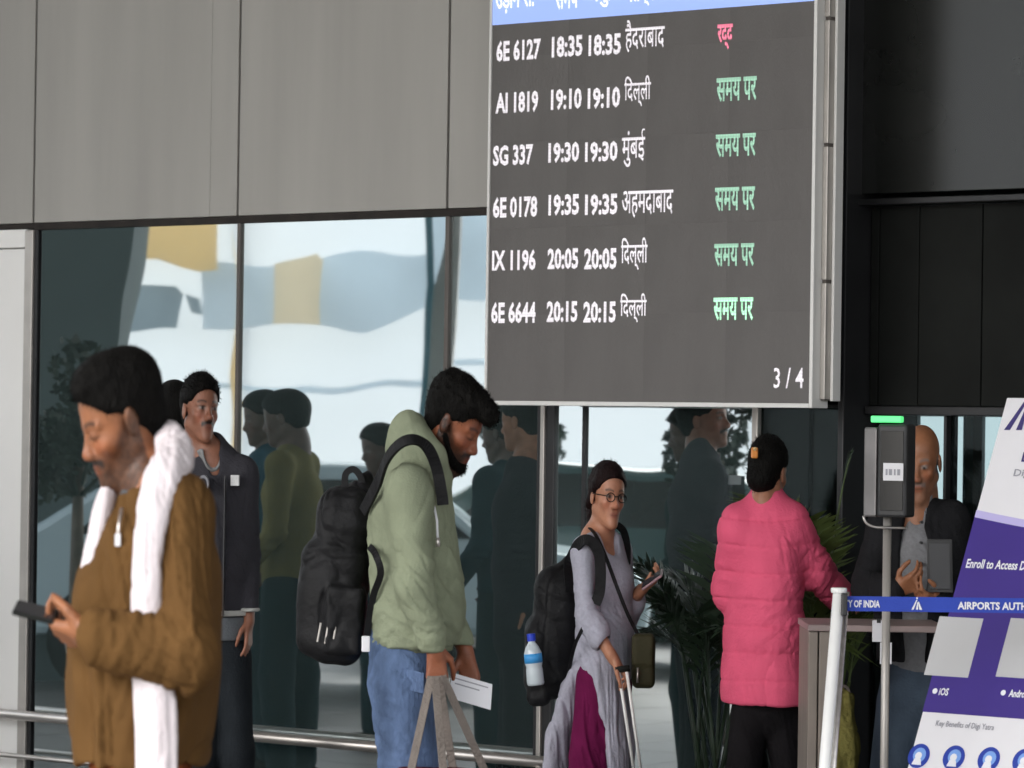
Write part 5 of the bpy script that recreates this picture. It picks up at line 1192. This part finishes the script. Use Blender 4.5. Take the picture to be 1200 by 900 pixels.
S.chain([(J(1076, 615, .02), .082), (J(1076, 650, .02), .128), (J(1074, 720, .02), .130), (J(1072, 775, .02), .128)], .05, fl)
for s_, e_, w_ in zip(JN['sh'], JN['el'], JN['wr']):
    S.cap(J(1076, 612, .02), s_, .066, .070, .06); S.cap(s_, e_, .074, .062, .03); S.cap(e_, w_, .062, .048, .02)
S.chain([(J(1077, 600, -.10), .03), (J(1073, 650, -.13), .052), (J(1072, 720, -.13), .056), (J(1071, 800, -.13), .058)], .008, None, 'sub')
S.ell(J(1072, 660, -.13), [.062, .13, .24], None, .01, 'sub')
S.cap(J(1076, 585, 0), J(1075, 606, -.03), .054, .05, .008, op='sub')
S.plane(J(1072, 775, 0), v3(0, 0, -1), .006)
P.part('jacket', S, .0065, cloth('black_jacket', (34, 34, 36), 1.0), folds([(JN['el'][0], .13, v3(.3, 0, 1), .04, .006), (J(1110, 650, -.1), .12, v3(.8, 0, .5), .05, .005)], .003, 8, 6, .003))
S = SDF(); S.chain([(J(1076, 612, .02), .070), (J(1076, 650, .015), .112), (J(1074, 720, .015), .118), (J(1072, 775, .02), .115)], .05, (v3(.95, -.3, 0), 1.2)); S.cap(J(1077, 584, .01), J(1076, 604, .0), .062, .068, .012); S.cap(J(1077, 570, 0), J(1074, 604, -.05), .056, .030, .006, op='sub')
P.part('shirt', S, .0065, mat('grey_check_shirt', (.20, .20, .21), .85, spec=.15, var=.10, vscale=90, bump=.3, bscale=80), folds([(J(1072, 680, -.1), .2, v3(.6, 0, .7), .06, .004)], .003, 8, 2))
for y in (612, 636, 660): q = w2(P, J(1080 - (y - 612) * .02, y, -.10 - min(y - 604, 34) * .0012)); MB().tube([q + Vector((0, .02, 0)), q + Vector((0, -.014, 0))], .0048, 10).build('button', M['dark_metal'], P.o)
trousers(P, JN, f, mat('faded_jeans', (.07, .095, .13), .85, spec=.15, var=.3, vscale=8, bump=.4, bscale=100), r=(.10, .085, .076)); shoes(P, JN, f, M['dark_matt'])
a = at(1087, 694, 11.98); b = at(1116, 632, 12.02); tb = thing('tablet', a, 'dark grey tablet in a worn case held by the bald man', 'tablet')
MB().box(a, Vector((b.x - a.x, .0, -.0)), Vector((0, .008, 0)), Vector((0, .04, b.z - a.z))).build('case', mat('tablet_grey', (.05, .05, .052), .6, var=.3), tb, bevel=.003)
a = at(1090, 690, 11.975); b = at(1113, 637, 12.015)
MB().box(a, Vector((b.x - a.x, .0, -.0)), Vector((0, .002, 0)), Vector((0, .04, b.z - a.z))).build('back_plate', mat('tablet_back', (.075, .075, .08), .5, var=.2), tb, bevel=.001)
# pale green-yellow bag standing by the desk
BG = Fig(988, 12.5, 'shopping_bag', 'faded yellow green bag standing against the desk behind the white post', 'bag'); J = BG.J
S = SDF(); c = J(988, 845, 0); S.box(c, (.045, .06, .10), None, .02, .02); S.box(c - v3(0, 0, .3), (.055, .07, .25), None, .03, .1); BG.part('bag', S, .007, cloth('olive_yellow', (128, 122, 70)), folds([(c, .3, v3(1, 0, .2), .04, .008)], .005, 9, 4))
strap(BG, smooth_pts([at(981, 822, 12.45), at(984, 806, 12.45), at(993, 806, 12.45), at(997, 822, 12.45)]), .010, M['webbing'], 'handle', .003)

# ---- people out of the picture on the left, seen in the mirror glass
def bystander(px, py_top, Yv, yaw, hgt, coat, legc, label, skin=(.10, .06, .045), scale=1.0):  # skin darkened so the mirrored people read as dim silhouettes
    p = mir(at(px, 600, Yv)); P = Fig(0, 10, 'person', label, 'person'); P.base = Vector((p.x, p.y, 0)); P.o.location = P.base; P.Y0 = p.y
    k = hgt / 1.72; f = v3(math.sin(R(yaw)), -math.cos(R(yaw)), 0); s = v3(math.cos(R(yaw)), math.sin(R(yaw)), 0); Q = lambda a, b, c: (s * a + f * b + v3(0, 0, c)) * k
    C = Q(0, .03, 1.60); B = basis(yaw, 12, 0)
    JN = dict(neck=Q(0, 0, 1.45), chest=Q(0, 0, 1.28), waist=Q(0, 0, 1.08), pelvis=Q(0, 0, .92), sh=[Q(-.19, 0, 1.40), Q(.19, 0, 1.40)], el=[Q(-.24, 0, 1.12), Q(.24, 0, 1.12)], wr=[Q(-.2, .16, .95), Q(.2, .16, .95)], hip=[Q(-.09, 0, .86), Q(.09, 0, .86)], kn=[Q(-.1, .03, .48), Q(.12, -.02, .48)], an=[Q(-.12, 0, .08), Q(.14, -.02, .08)])
    hh = [lambda S, w_=w_, sg=sg: hand(S, w_, f * .6 - v3(0, 0, .8), s * -sg, f, .92) for w_, sg in zip(JN['wr'], (-1, 1))]
    body(P, C, B, 1.0, JN, f, skinmat('skin_far_dimmed'), .008, facepaint(C, B, 1.0, skin), hh)
    S = SDF(); crown(S, C, B, 1.0, .014); P.part('hair', S, .008, M['hair'])
    plaincoat(P, JN, coat, .011, .128, side=tuple(s)); trousers(P, JN, f, legc, h=.012); shoes(P, JN, f, M['dark_matt'])
khaki = cloth('khaki_coat', (104, 98, 62)); tealc = cloth('teal_coat', (28, 62, 74)); dkt = cloth('teal_trousers', (24, 44, 48)); navy = cloth('navy_coat', (34, 56, 62))  # dark teals put the dim, tinted look of the reflection into the cloth
bystander(338, 462, 17.4, 200, 1.78, khaki, dkt, 'person in a khaki coat standing off to the left, mirrored behind the backpack')
bystander(312, 465, 17.9, 170, 1.78, tealc, dkt, 'person in a teal coat beside the khaki one, mirrored in the glass')
bystander(592, 480, 16.8, 215, 1.72, navy, dkt, 'person in a dark blue green coat mirrored under the left end of the board')
bystander(447, 505, 19.5, 160, 1.62, tealc, dkt, 'shorter person in a teal coat mirrored behind the black backpack')
bystander(812, 490, 17.2, 190, 1.74, cloth('deep_teal', (22, 44, 44)), dkt, 'person in a deep teal coat mirrored between the grey kurta and the pink coat')
print('SDF tris', TRIS[0])
